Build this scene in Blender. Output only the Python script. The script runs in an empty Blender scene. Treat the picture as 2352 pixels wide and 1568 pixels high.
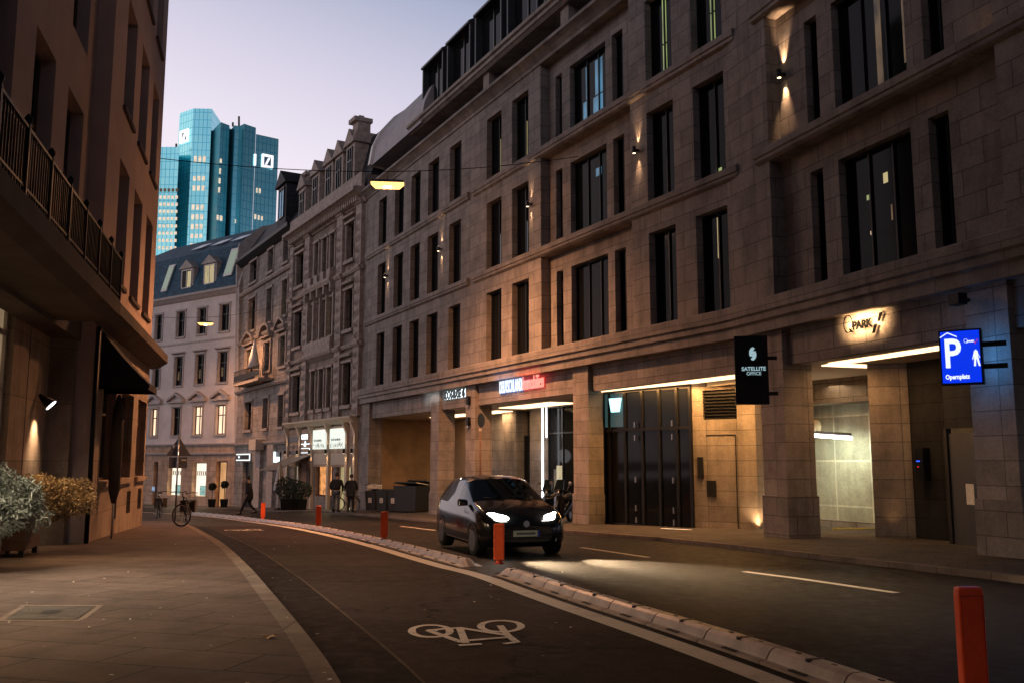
import bpy, bmesh, math, random
from mathutils import Vector, Matrix
random.seed(7)
R = math.radians
S = bpy.context.scene
COL = S.collection
# ------------------------------------------------------------------ camera
F_, CX, CY = 2086., 1176., 784.
PIT = math.atan((1057 - 784) / F_)
CP, SP = math.cos(PIT), math.sin(PIT)
cam = bpy.data.objects.new('camera', bpy.data.cameras.new('camera'))
COL.objects.link(cam); S.camera = cam
cam.data.sensor_width = 36; cam.data.lens = 36 * F_ / 2352
cam.data.clip_start = .05; cam.data.clip_end = 5000
cam.location = (0, 0, 0); cam.rotation_euler = (R(90) + PIT, 0, 0)
# ------------------------------------------------------------------ sky
W = bpy.data.worlds.new('World'); S.world = W; W.use_nodes = True
nt = W.node_tree; nt.nodes.clear(); nn = nt.nodes.new; lk = nt.links.new
wo = nn('ShaderNodeOutputWorld'); bg = nn('ShaderNodeBackground'); lk(bg.outputs[0], wo.inputs[0])
sky = nn('ShaderNodeTexSky'); sky.sky_type = 'NISHITA'; sky.sun_disc = False
sky.sun_elevation = R(1.0); sky.sun_rotation = R(200); sky.dust_density = 2.0
tc = nn('ShaderNodeTexCoord'); sep = nn('ShaderNodeSeparateXYZ'); lk(tc.outputs['Generated'], sep.inputs[0])
zz = nn('ShaderNodeMath'); zz.operation = 'MULTIPLY'; zz.inputs[1].default_value = .85; lk(sep.outputs[2], zz.inputs[0])
mx = nn('ShaderNodeMath'); mx.operation = 'MULTIPLY_ADD'; mx.inputs[1].default_value = .22; lk(sep.outputs[0], mx.inputs[0]); lk(zz.outputs[0], mx.inputs[2])
my = nn('ShaderNodeMath'); my.operation = 'MULTIPLY_ADD'; my.inputs[1].default_value = -.05; lk(sep.outputs[1], my.inputs[0]); lk(mx.outputs[0], my.inputs[2])
ad = nn('ShaderNodeMath'); ad.operation = 'ADD'; ad.inputs[1].default_value = .09; lk(my.outputs[0], ad.inputs[0])
ramp = nn('ShaderNodeValToRGB'); lk(ad.outputs[0], ramp.inputs[0])
cr = ramp.color_ramp   # the glow of the set sun is ahead and to the left, the sky behind and to the right is darker
cr.elements[0].position = 0.0; cr.elements[0].color = (1., .82, .84, 1)
cr.elements[1].position = 1.0; cr.elements[1].color = (.012, .017, .028, 1)
for p, c in ((.15, (1., .87, .92, 1)), (.26, (.84, .77, .87, 1)), (.35, (.63, .60, .74, 1)), (.43, (.38, .42, .57, 1)), (.50, (.07, .09, .14, 1)), (.68, (.016, .022, .036, 1))):
    e = cr.elements.new(p); e.color = c
mixn = nn('ShaderNodeMix'); mixn.data_type = 'RGBA'; mixn.inputs[0].default_value = .95
sc_ = nn('ShaderNodeVectorMath'); sc_.operation = 'SCALE'; sc_.inputs['Scale'].default_value = .08
lk(sky.outputs[0], sc_.inputs[0]); lk(sc_.outputs[0], mixn.inputs[6]); lk(ramp.outputs[0], mixn.inputs[7])
lk(mixn.outputs[2], bg.inputs[0]); bg.inputs[1].default_value = 1.1
S.view_settings.view_transform = 'Standard'; S.view_settings.look = 'None'
S.view_settings.exposure = 0; S.view_settings.gamma = 1
S.render.engine = 'CYCLES'; S.cycles.use_denoising = True
S.cycles.max_bounces = 6; S.cycles.diffuse_bounces = 3; S.cycles.sample_clamp_indirect = 3; S.cycles.sample_clamp_direct = 0
# ------------------------------------------------------------------ geometry helpers
def ray(x, y):
    u = x - CX; v = CY - y
    return (u, F_ * CP - v * SP, F_ * SP + v * CP)
def at(x, y, Y):
    r = ray(x, y); t = Y / r[1]
    return Vector((r[0] * t, Y, r[2] * t))
GZ = [(-200, -1.5), (0, -1.5), (5, -1.55), (13, -1.64), (21, -1.86), (29, -2.1), (35, -2.3), (43, -2.5), (48, -2.65), (54, -2.95), (60, -3.12), (66, -3.45), (75, -3.75), (100, -4.2), (3000, -4.6)]
def gz(Y):
    for a, b in zip(GZ, GZ[1:]):
        if Y <= b[0]: return a[1] + (b[1] - a[1]) * (Y - a[0]) / (b[0] - a[0])
    return -4.6
def gp(x, y, off=0):
    r = ray(x, y); m = 2.
    while m < 300:
        if r[2] / r[1] * m < gz(m) + off: break
        m += .01
    return Vector((r[0] / r[1] * m, m, gz(m) + off))
class Fr:
    """vertical wall frame: s along, z up, o outwards to the street"""
    def __init__(f, a, b, side=1, o=0):
        f.a = Vector((a[0], a[1], 0)); d = Vector((b[0] - a[0], b[1] - a[1], 0)); f.L = d.length; f.d = d.normalized()
        f.n = Vector((f.d.y, -f.d.x, 0)) * side; f.a = f.a + f.n * o; f.side = side
    def pt(f, s, z, o=0): return f.a + f.d * s + f.n * o + Vector((0, 0, z))
    def off(f, o): return Fr(f.a, f.a + f.d * f.L, f.side, o)
    def hit(f, x, y):
        r = Vector(ray(x, y)); h = f.n.dot(r); t = f.n.dot(f.a) / h
        p = r * t; return (p - f.a).dot(f.d), p.z
    def s(f, x, y): return f.hit(x, y)[0]
    def z(f, x, y): return f.hit(x, y)[1]
class MB:
    def __init__(m): m.v = []; m.f = []; m.sm = []; m.mi = []; m.cur = 0
    def face(m, pts, smooth=False):
        n = len(m.v); m.v += [Vector(p) for p in pts]; m.f.append(tuple(range(n, n + len(pts)))); m.sm.append(smooth); m.mi.append(m.cur); return m
    def mesh(m, vs, fs, smooth=False):
        n = len(m.v); m.v += [Vector(p) for p in vs]
        for f in fs: m.f.append(tuple(i + n for i in f)); m.sm.append(smooth); m.mi.append(m.cur)
        return m
    def hexa(m, p):   # 8 points bottom 4 (ccw) top 4
        return m.mesh(p, [(3, 2, 1, 0), (4, 5, 6, 7), (0, 1, 5, 4), (1, 2, 6, 5), (2, 3, 7, 6), (3, 0, 4, 7)])
    def box(m, x0, x1, y0, y1, z0, z1):
        return m.hexa([(x0, y0, z0), (x1, y0, z0), (x1, y1, z0), (x0, y1, z0), (x0, y0, z1), (x1, y0, z1), (x1, y1, z1), (x0, y1, z1)])
    def fbox(m, f, s0, s1, z0, z1, o0, o1):
        return m.hexa([f.pt(s0, z0, o1), f.pt(s1, z0, o1), f.pt(s1, z0, o0), f.pt(s0, z0, o0), f.pt(s0, z1, o1), f.pt(s1, z1, o1), f.pt(s1, z1, o0), f.pt(s0, z1, o0)])
    def fquad(m, f, s0, s1, z0, z1, o):
        return m.face([f.pt(s0, z0, o), f.pt(s1, z0, o), f.pt(s1, z1, o), f.pt(s0, z1, o)])
    def sweep(m, f, s0, s1, prof, cap=True):     # profile list of (o,z), extruded along s
        n = len(prof); a = [f.pt(s0, z, o) for o, z in prof]; b = [f.pt(s1, z, o) for o, z in prof]
        fs = [(i, (i + 1) % n, (i + 1) % n + n, i + n) for i in range(n)]
        if cap: fs += [tuple(range(n))[::-1], tuple(range(n, 2 * n))]
        return m.mesh(a + b, fs)
    def prism(m, poly, z0, z1):
        n = len(poly)
        return m.mesh([(p[0], p[1], z0) for p in poly] + [(p[0], p[1], z1) for p in poly],
                      [(i, (i + 1) % n, (i + 1) % n + n, i + n) for i in range(n)] + [tuple(range(n))[::-1], tuple(range(n, 2 * n))])
    def tube(m, pts, r, n=8, caps=True):
        pts = [Vector(p) for p in pts]; rs = r if isinstance(r, (list, tuple)) else [r] * len(pts); base = len(m.v); k = len(pts)
        prev = None
        for i, p in enumerate(pts):
            t = (pts[min(i + 1, k - 1)] - pts[max(i - 1, 0)]).normalized()
            u = t.orthogonal().normalized() if prev is None else (prev - t * prev.dot(t)).normalized()
            prev = u; w = t.cross(u)
            for j in range(n):
                a = 2 * math.pi * j / n; m.v.append(p + (u * math.cos(a) + w * math.sin(a)) * rs[i])
        for i in range(k - 1):
            for j in range(n):
                m.f.append((base + i * n + j, base + i * n + (j + 1) % n, base + (i + 1) * n + (j + 1) % n, base + (i + 1) * n + j)); m.sm.append(True); m.mi.append(m.cur)
        if caps:
            m.f.append(tuple(base + j for j in range(n))[::-1]); m.f.append(tuple(base + (k - 1) * n + j for j in range(n)))
            m.sm += [False, False]; m.mi += [m.cur, m.cur]
        return m
    def lathe(m, c, prof, n=14, axis='z'):       # prof list (r,h)
        c = Vector(c); base = len(m.v)
        ax = {'z': (Vector((1, 0, 0)), Vector((0, 1, 0)), Vector((0, 0, 1))), 'x': (Vector((0, 1, 0)), Vector((0, 0, 1)), Vector((1, 0, 0))), 'y': (Vector((0, 0, 1)), Vector((1, 0, 0)), Vector((0, 1, 0)))}[axis]
        for r, h in prof:
            for j in range(n):
                a = 2 * math.pi * j / n; m.v.append(c + ax[0] * r * math.cos(a) + ax[1] * r * math.sin(a) + ax[2] * h)
        for i in range(len(prof) - 1):
            for j in range(n):
                m.f.append((base + i * n + j, base + i * n + (j + 1) % n, base + (i + 1) * n + (j + 1) % n, base + (i + 1) * n + j)); m.sm.append(True); m.mi.append(m.cur)
        m.f.append(tuple(base + j for j in range(n))[::-1]); m.f.append(tuple(base + (len(prof) - 1) * n + j for j in range(n))); m.sm += [False, False]; m.mi += [m.cur, m.cur]
        return m
    def torus(m, c, Rr, r, axis='y', n=28, k=8):
        c = Vector(c); base = len(m.v)
        for i in range(n):
            a = 2 * math.pi * i / n
            for j in range(k):
                b = 2 * math.pi * j / k; q = Rr + r * math.cos(b); h = r * math.sin(b)
                p = {'y': (q * math.cos(a), h, q * math.sin(a)), 'x': (h, q * math.cos(a), q * math.sin(a)), 'z': (q * math.cos(a), q * math.sin(a), h)}[axis]
                m.v.append(c + Vector(p))
        for i in range(n):
            for j in range(k):
                m.f.append((base + i * k + j, base + ((i + 1) % n) * k + j, base + ((i + 1) % n) * k + (j + 1) % k, base + i * k + (j + 1) % k)); m.sm.append(True); m.mi.append(m.cur)
        return m
    def build(m, name, mat, parent=None, local=False, bevel=0, **tagk):
        vs = m.v
        if parent is not None and not local:
            M = wm(parent).inverted(); vs2 = [M @ v for v in vs]
        else: vs2 = vs
        me = bpy.data.meshes.new(name); me.from_pydata([tuple(v) for v in vs2], [], m.f)
        me.validate(); 
        mats = mat if isinstance(mat, (list, tuple)) else [mat]
        for q in mats: me.materials.append(q)
        if len(me.polygons) == len(m.f):
            me.polygons.foreach_set('use_smooth', m.sm); me.polygons.foreach_set('material_index', m.mi)
        uv = me.uv_layers.new(name='UVMap')
        for pl in me.polygons:
            ps = [vs[i] for i in pl.vertices]
            nrm = (ps[1] - ps[0]).cross(ps[2] - ps[0])
            if nrm.length < 1e-12 and len(ps) > 3: nrm = (ps[2] - ps[0]).cross(ps[3] - ps[0])
            if nrm.length > 0: nrm.normalize()
            h = Vector((nrm.x, nrm.y, 0))
            if h.length > .6:
                h.normalize(); tg = Vector((-h.y, h.x, 0))
                for li, p in zip(pl.loop_indices, ps): uv.data[li].uv = (p.dot(tg), p.z)
            else:
                for li, p in zip(pl.loop_indices, ps): uv.data[li].uv = (p.x, p.y)
        o = bpy.data.objects.new(name, me); COL.objects.link(o)
        if parent is not None: o.parent = parent
        if bevel:
            b = o.modifiers.new('bevel', 'BEVEL'); b.width = bevel; b.segments = 2; b.limit_method = 'ANGLE'
        if tagk: tag(o, **tagk)
        return o
def wm(o):
    M = Matrix.Translation(o.location) @ o.rotation_euler.to_matrix().to_4x4()
    return wm(o.parent) @ M if o.parent else M
def tag(o, label=None, cat=None, group=None, kind=None):
    if label: o['label'] = label
    if cat: o['category'] = cat
    if group: o['group'] = group
    if kind: o['kind'] = kind
    return o
def empty(name, label, cat, loc=(0, 0, 0), rz=0, group=None):
    o = bpy.data.objects.new(name, None); COL.objects.link(o); o.location = loc; o.rotation_euler = (0, 0, rz)
    o.empty_display_size = .2
    return tag(o, label, cat, group)
def dup(o, parent=None):
    c = o.copy(); COL.objects.link(c)
    if parent is not None: c.parent = parent
    for ch in list(o.children):
        dup(ch, c)
    return c
def light(kind, name, loc, energy, color, parent=None, target=None, spot=None, blend=.5, size=None, rad=.05):
    l = bpy.data.lights.new(name, kind); l.energy = energy; l.color = color
    o = bpy.data.objects.new(name, l); COL.objects.link(o)
    loc = Vector(loc)
    if kind == 'SPOT': l.spot_size = R(spot); l.spot_blend = blend; l.shadow_soft_size = rad
    if kind == 'POINT': l.shadow_soft_size = rad
    if kind == 'AREA':
        l.shape = 'RECTANGLE'; l.size = size[0]; l.size_y = size[1]
        if spot: l.spread = R(spot)
    M = Matrix.Translation(loc)
    if target is not None:
        q = (Vector(target) - loc).to_track_quat('-Z', 'Y'); M = M @ q.to_matrix().to_4x4()
    if parent: o.parent = parent; M = wm(parent).inverted() @ M
    o.matrix_local = M
    return o
# ------------------------------------------------------------------ materials
def newmat(name):
    m = bpy.data.materials.new(name); m.use_nodes = True; t = m.node_tree; b = t.nodes['Principled BSDF']; return m, t, b
def noise(t, scale, detail=4, vec=None, rough=.6):
    n = t.nodes.new('ShaderNodeTexNoise'); n.inputs['Scale'].default_value = scale; n.inputs['Detail'].default_value = detail; n.inputs['Roughness'].default_value = rough
    if vec is not None: t.links.new(vec, n.inputs['Vector'])
    return n
def rampn(t, src, stops):
    r = t.nodes.new('ShaderNodeValToRGB'); t.links.new(src, r.inputs[0]); e = r.color_ramp.elements
    e[0].position, e[0].color = stops[0][0], (*stops[0][1], 1); e[1].position, e[1].color = stops[-1][0], (*stops[-1][1], 1)
    for p, c in stops[1:-1]: q = e.new(p); q.color = (*c, 1)
    return r
def mul(t, a, b, f=1.):
    m = t.nodes.new('ShaderNodeMix'); m.data_type = 'RGBA'; m.blend_type = 'MULTIPLY'; m.inputs[0].default_value = f
    t.links.new(a, m.inputs[6]); t.links.new(b, m.inputs[7]); return m.outputs[2]
def bump(t, b, src, strength=.3, dist=.02):
    n = t.nodes.new('ShaderNodeBump'); n.inputs['Strength'].default_value = strength; n.inputs['Distance'].default_value = dist
    t.links.new(src, n.inputs['Height']); t.links.new(n.outputs[0], b.inputs['Normal'])
def plain(name, col, rough=.6, metal=0, nscale=6, var=.25, bmp=.15, spec=.5):
    m, t, b = newmat(name); tcn = t.nodes.new('ShaderNodeTexCoord')
    n = noise(t, nscale, 5, tcn.outputs['Object'])
    lo = tuple(c * (1 - var) for c in col); hi = tuple(min(1, c * (1 + var)) for c in col)
    r = rampn(t, n.outputs[0], [(.3, lo), (.7, hi)])
    t.links.new(r.outputs[0], b.inputs['Base Color']); b.inputs['Roughness'].default_value = rough; b.inputs['Metallic'].default_value = metal
    b.inputs['Specular IOR Level'].default_value = spec
    if bmp: n2 = noise(t, nscale * 8, 4, tcn.outputs['Object']); bump(t, b, n2.outputs[0], bmp, .01)
    return m
def stone(name, col, bw=.9, bh=.45, mortar=.012, mcol=None, rot=0, rough=.8, var=.13, dirt=.36, off=.5):
    m, t, b = newmat(name); tcn = t.nodes.new('ShaderNodeTexCoord'); mp = t.nodes.new('ShaderNodeMapping'); mp.inputs['Rotation'].default_value = (0, 0, rot)
    t.links.new(tcn.outputs['UV'], mp.inputs[0])
    br = t.nodes.new('ShaderNodeTexBrick'); t.links.new(mp.outputs[0], br.inputs['Vector']); br.inputs['Scale'].default_value = 1
    br.inputs['Brick Width'].default_value = bw; br.inputs['Row Height'].default_value = bh; br.inputs['Mortar Size'].default_value = mortar; br.offset = off
    br.inputs['Mortar Smooth'].default_value = .3; br.inputs['Bias'].default_value = 0
    br.inputs['Color1'].default_value = (*[c * (1 + var) for c in col], 1); br.inputs['Color2'].default_value = (*[c * (1 - var) for c in col], 1)
    br.inputs['Mortar'].default_value = (*(mcol or [c * .5 for c in col]), 1)
    n = noise(t, 1.3, 8, tcn.outputs['Object'], .65); r = rampn(t, n.outputs[0], [(.30, (1 - dirt,) * 3), (.55, (1.02,) * 3), (.75, (1.12,) * 3)])
    n2 = noise(t, 22, 5, tcn.outputs['Object']); r2 = rampn(t, n2.outputs[0], [(.3, (.82,) * 3), (.7, (1.1,) * 3)])
    mp3 = t.nodes.new('ShaderNodeMapping'); mp3.inputs['Scale'].default_value = (2.6, 2.6, .22); t.links.new(tcn.outputs['Object'], mp3.inputs[0])
    n3 = noise(t, 1, 5, mp3.outputs[0], .6); r3 = rampn(t, n3.outputs[0], [(.34, (1 - dirt * .6,) * 3), (.52, (1.,) * 3)])
    c = mul(t, br.outputs[0], r.outputs[0]); c = mul(t, c, r3.outputs[0]); c = mul(t, c, r2.outputs[0]); t.links.new(c, b.inputs['Base Color']); b.inputs['Roughness'].default_value = rough; b.inputs['Specular IOR Level'].default_value = .12
    mm = t.nodes.new('ShaderNodeMath'); mm.operation = 'MULTIPLY_ADD'; mm.inputs[1].default_value = -1.; t.links.new(br.outputs['Fac'], mm.inputs[0]); t.links.new(n2.outputs[0], mm.inputs[2])
    bump(t, b, mm.outputs[0], .5, .012)
    return m
def emit(name, col, st, pattern=None):
    m, t, b = newmat(name); b.inputs['Base Color'].default_value = (.02, .02, .02, 1); b.inputs['Roughness'].default_value = .3
    b.inputs['Emission Strength'].default_value = st; b.inputs['Emission Color'].default_value = (*col, 1)
    if pattern:
        tcn = t.nodes.new('ShaderNodeTexCoord'); mp = t.nodes.new('ShaderNodeMapping'); mp.inputs['Scale'].default_value = (pattern[0], pattern[1], 1); t.links.new(tcn.outputs['UV'], mp.inputs[0])
        n = noise(t, 1, 3, mp.outputs[0]); r = rampn(t, n.outputs[0], [(.3, tuple(c * pattern[2] for c in col)), (.6, col)]); t.links.new(r.outputs[0], b.inputs['Emission Color'])
    return m
M = {}
LIME = (.29, .25, .22)
M['lime'] = stone('limestone_blocks', LIME, 1.0, .48, .013)
M['lime_plain'] = stone('limestone_long', LIME, 1.6, .9, .010)
M['lime_col'] = stone('limestone_column', (.32, .27, .23), .9, .42, .010, off=.0)
M['lime_dark'] = stone('limestone_plinth', (.26, .225, .2), .9, .42, .012)
M['black'] = plain('black_metal', (.010, .010, .011), .5, 0, 5, .2, .05, .2)
M['blackm'] = plain('dark_frame', (.02, .02, .02), .35, .3, 5, .2, .03)
M['blackroof'] = plain('dark_zinc', (.03, .033, .036), .5, .2, 3, .3, .05)
M['zinc'] = plain('pale_zinc', (.30, .27, .27), .6, .1, 2, .15, .05)
M['sand'] = stone('sandstone', (.30, .245, .205), .8, .5, .012, dirt=.5)
M['sand2'] = plain('carved_sandstone', (.33, .27, .23), .85, 0, 4, .35, .4)
M['sandF'] = stone('sandstone_bands', (.33, .285, .25), 1.4, .42, .018, dirt=.5)
M['plasterG'] = plain('pale_plaster', (.62, .54, .50), .9, 0, .8, .12, .15)
M['trimG'] = plain('stone_trim', (.40, .35, .32), .85, 0, 3, .2, .25)
M['stoneG'] = stone('shopfront_stone', (.50, .35, .25), .9, .42, .012)
M['ochre'] = plain('ochre_render', (.50, .36, .30), .92, 0, 1.2, .10, .5)
M['ochre_dark'] = plain('brown_render', (.085, .062, .052), .9, 0, 1.5, .25, .4)
M['pier'] = stone('left_piers', (.30, .23, .18), 2.4, 1.15, .008, dirt=.35)
M['slate'] = stone('blue_slate', (.04, .10, .15), .28, .16, .008, var=.3, rough=.6)
M['darkslate'] = stone('dark_slate', (.035, .035, .04), .28, .16, .008, var=.3, rough=.6)
M['brick'] = stone('chimney_brick', (.26, .15, .12), .25, .08, .01)
M['wood'] = plain('planter_wood', (.07, .032, .02), .7, 0, 3, .35, .2)
M['canvas'] = plain('awning_canvas', (.05, .035, .03), .9, 0, 6, .2, .2)
M['canvas2'] = plain('pale_awning', (.17, .155, .13), .9, 0, 6, .2, .2)
M['white'] = plain('white_paint', (.7, .68, .64), .5, 0, 8, .1, .05)
M['cream'] = plain('cream_plaster', (.55, .45, .33), .85, 0, 2, .1, .1)
M['backwall'] = plain('brown_plaster', (.36, .24, .14), .9, 0, 1.2, .25, .2)
M['letterblack'] = plain('letter_black', (.004, .004, .004), .9, 0, 5, .1, 0, 0.)
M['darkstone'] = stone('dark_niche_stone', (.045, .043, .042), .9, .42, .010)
M['ceil'] = plain('soffit_render', (.6, .50, .38), .85, 0, 3, .06, .05)
M['red'] = plain('orange_post', (1., .12, .03), .45, 0, 9, .16, .08)
M['redrim'] = plain('orange_post_edge', (.55, .06, .02), .5, 0, 3, .12, .05)
M['plastic'] = plain('grey_plastic', (.09, .09, .1), .5, 0, 8, .2, .08)
M['bin'] = plain('bin_plastic', (.02, .022, .022), .45, 0, 8, .2, .08)
M['paper'] = plain('paper_white', (.6, .58, .52), .8, 0, 30, .25, 0)
M['steel'] = plain('steel', (.35, .35, .36), .3, .9, 8, .1, .02)
M['tyre'] = plain('rubber', (.012, .012, .012), .8, 0, 30, .2, .1)
M['coat'] = plain('dark_coat', (.010, .010, .012), .9, 0, 12, .3, .3)
M['coat2'] = plain('navy_coat', (.013, .015, .022), .9, 0, 12, .3, .3)
M['jeans'] = plain('blue_jeans', (.06, .075, .10), .9, 0, 12, .3, .3)
M['trousers'] = plain('dark_trousers', (.012, .012, .014), .9, 0, 12, .3, .3)
M['skin'] = plain('skin', (.42, .25, .18), .6, 0, 20, .08, .05)
M['hair'] = plain('dark_hair', (.02, .014, .01), .7, 0, 40, .3, .3)
M['leaf'] = plain('leaf_green', (.10, .13, .07), .55, 0, 5, .45, 0)
M['leaf2'] = plain('leaf_olive', (.36, .27, .15), .55, 0, 5, .4, 0)
M['leaf_silver'] = plain('leaf_silver_green', (.25, .28, .235), .36, 0, 5, .5, 0)
M['leafd'] = plain('leaf_dark', (.018, .026, .013), .6, 0, 5, .4, 0)
M['stem'] = plain('twig', (.07, .05, .03), .8, 0, 5, .3, 0)
M['soil'] = plain('soil', (.03, .022, .016), .95, 0, 12, .4, .4)
M['tile'] = stone('garage_wall_tiles', (.42, .42, .34), 1.25, 1.25, .03, mcol=(.62, .62, .52), off=0, rough=.55)
M['plate'] = plain('number_plate_white', (.55, .6, .45), .4, 0, 3, .05, 0)
M['carblack'], t_, b_ = newmat('car_paint_black'); b_.inputs['Base Color'].default_value = (.008, .008, .009, 1); b_.inputs['Roughness'].default_value = .12; b_.inputs['Coat Weight'].default_value = .25; b_.inputs['Specular IOR Level'].default_value = .35
tn = t_.nodes.new('ShaderNodeTexCoord'); n_ = noise(t_, 60, 4, tn.outputs['Object']); r_ = rampn(t_, n_.outputs[0], [(.35, (.10,) * 3), (.7, (.22,) * 3)]); t_.links.new(r_.outputs[0], b_.inputs['Roughness'])
M['glass'], t_, b_ = newmat('window_glass_dark'); b_.inputs['Base Color'].default_value = (.008, .009, .010, 1); b_.inputs['Roughness'].default_value = .07; b_.inputs['Specular IOR Level'].default_value = .06
tn = t_.nodes.new('ShaderNodeTexCoord'); n_ = noise(t_, .8, 2, tn.outputs['Object']); bump(t_, b_, n_.outputs[0], .05, .05)
M['doorglass'], t_, b_ = newmat('door_glass_dark'); b_.inputs['Base Color'].default_value = (.006, .007, .008, 1); b_.inputs['Roughness'].default_value = .05; b_.inputs['Specular IOR Level'].default_value = .14
M['carglass'], t_, b_ = newmat('car_glass'); b_.inputs['Base Color'].default_value = (.006, .010, .012, 1); b_.inputs['Roughness'].default_value = .04
# asphalt
def asphalt(name, col, spk=.5, rough=.75):
    m, t, b = newmat(name); tcn = t.nodes.new('ShaderNodeTexCoord'); o = tcn.outputs['Object']
    n1 = noise(t, .35, 6, o, .6); n2 = noise(t, 85, 3, o); n3 = noise(t, 5, 6, o, .7)
    a = rampn(t, n1.outputs[0], [(.35, tuple(c * .75 for c in col)), (.65, tuple(c * 1.25 for c in col))])
    s2 = rampn(t, n2.outputs[0], [(.38, (1 - spk,) * 3), (.55, (1.,) * 3), (.72, (1 + 2 * spk,) * 3)]); s3 = rampn(t, n3.outputs[0], [(.3, (.8,) * 3), (.7, (1.15,) * 3)])
    c = mul(t, mul(t, a.outputs[0], s2.outputs[0]), s3.outputs[0])
    nd = noise(t, 1.1, 5, o, .7); va = t.nodes.new('ShaderNodeVectorMath'); va.operation = 'MULTIPLY_ADD'; va.inputs[1].default_value = (1.6, 1.6, 0); t.links.new(nd.outputs['Color'], va.inputs[0]); t.links.new(o, va.inputs[2])
    vo = t.nodes.new('ShaderNodeTexVoronoi'); vo.feature = 'DISTANCE_TO_EDGE'; vo.inputs['Scale'].default_value = .22; t.links.new(va.outputs[0], vo.inputs['Vector'])
    vr = rampn(t, vo.outputs['Distance'], [(.0, (.35,) * 3), (.006, (.6,) * 3), (.012, (1.,) * 3)])
    n5 = noise(t, .16, 2, o, .5); n5r = rampn(t, n5.outputs[0], [(.48, (.72,) * 3), (.50, (1.,) * 3)])
    c = mul(t, mul(t, c, vr.outputs[0]), n5r.outputs[0]); t.links.new(c, b.inputs['Base Color'])
    rr = rampn(t, n3.outputs[0], [(.3, (rough - .12,) * 3), (.7, (rough + .12,) * 3)]); t.links.new(rr.outputs[0], b.inputs['Roughness']); b.inputs['Specular IOR Level'].default_value = .035
    bump(t, b, n2.outputs[0], .6, .006); return m
M['asphalt'] = asphalt('asphalt', (.027, .024, .0225), .55, .58)
M['bikelane'] = asphalt('bike_lane_asphalt', (.036, .026, .023), .5, .7)
M['paving'] = stone('pavement_slabs', (.095, .070, .059), 1.05, .58, .009, rot=R(15.3), mcol=(.018, .014, .012), var=.14, rough=.75, off=.5)
M['paving2'] = stone('far_pavement_slabs', (.08, .07, .062), .5, .5, .01, rot=R(27), mcol=(.04, .035, .03), var=.12, rough=.75)
M['kerb'] = stone('granite_kerb', (.17, .135, .115), 1.0, 5, .012, var=.1)
M['gutter'] = asphalt('gutter_asphalt', (.012, .010, .0095), .4, .7)
M['gutline'] = asphalt('gutter_joint', (.10, .075, .06), .6, .7)
def paint(name, col):
    m, t, b = newmat(name); tcn = t.nodes.new('ShaderNodeTexCoord'); n = noise(t, 3, 8, tcn.outputs['Object'], .75); n2 = noise(t, 90, 3, tcn.outputs['Object'])
    r = rampn(t, n.outputs[0], [(.30, tuple(c * .45 for c in col)), (.45, col), (.7, tuple(c * 1.1 for c in col))]); r2 = rampn(t, n2.outputs[0], [(.3, (.6,) * 3), (.6, (1.,) * 3)])
    t.links.new(mul(t, r.outputs[0], r2.outputs[0]), b.inputs['Base Color']); b.inputs['Roughness'].default_value = .6; return m
M['line'] = paint('road_paint', (.50, .44, .38))
M['hump'] = plain('separator_rubber', (.27, .205, .175), .42, 0, 4, .35, .15)
WARM = (1., .62, .30); SOD = (1., .44, .19); WHITE = (1., .95, .88); COOL = (.75, .88, 1.)
M['e_sod'] = emit('sodium_glow', (1., .52, .15), 2.6)
M['e_warm'] = emit('warm_light', (1., .72, .42), 6)
M['e_cove'] = emit('cove_light', (1., .66, .36), 3.2, (1.5, 1.5, .6))
M['e_strip'] = emit('ground_strip_light', (1., .7, .42), 5, (3, 3, .25))
M['e_white'] = emit('white_light', (1., .97, .9), 8)
M['e_neon'] = emit('neon_white', (.95, .95, 1.), 5)
M['e_blue'] = emit('sign_blue', (.0, .035, .85), 1.0)
M['e_signwhite'] = emit('sign_white', (.85, .93, 1.), 1.1)
M['e_halo'] = emit('letter_white_glow', (.75, .93, 1.), 3.0)
M['e_hblue'] = emit('letter_blue_glow', (.01, .14, .6), .8)
M['e_hred'] = emit('letter_red_glow', (.75, .012, .01), .8)
M['e_lred'] = emit('letter_pink', (1., .40, .30), 1.0)
M['e_lwhite'] = emit('letter_white', (.85, .93, 1.), 1.25)
M['e_hwarm'] = emit('letter_warm_glow', (1., .58, .22), 1.9)
M['e_teal'] = emit('exit_sign_teal', (.45, .95, .95), 2.2)
M['e_satellite'] = emit('sign_pale_blue', (.42, .62, .68), .75)
M['w_warm'] = emit('window_lit_warm', (1., .72, .48), 1.5, (2, .7, .72))
M['w_green'] = emit('window_lit_green', (.34, .42, .16), .9, (6, .6, .35))
M['w_yellow'] = emit('window_lit_yellow', (.62, .50, .24), .8, (8, .8, .5))
M['w_dim'] = emit('window_lit_dim', (.18, .11, .05), .6, (3, 1.5, .2))
M['w_blue'] = emit('window_lit_blue', (.07, .25, .42), .7, (1.5, 1, .4))
M['w_shop'] = emit('window_shop_white', (.95, .82, .64), 1.5, (2.2, 1.6, .75))
M['w_cafe'] = emit('window_cafe_orange', (1., .40, .12), 1.0, (3, 2.5, .25))
M['w_tower'] = emit('window_tower', (1., .78, .58), 1.0, (.6, .6, .55))
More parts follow.
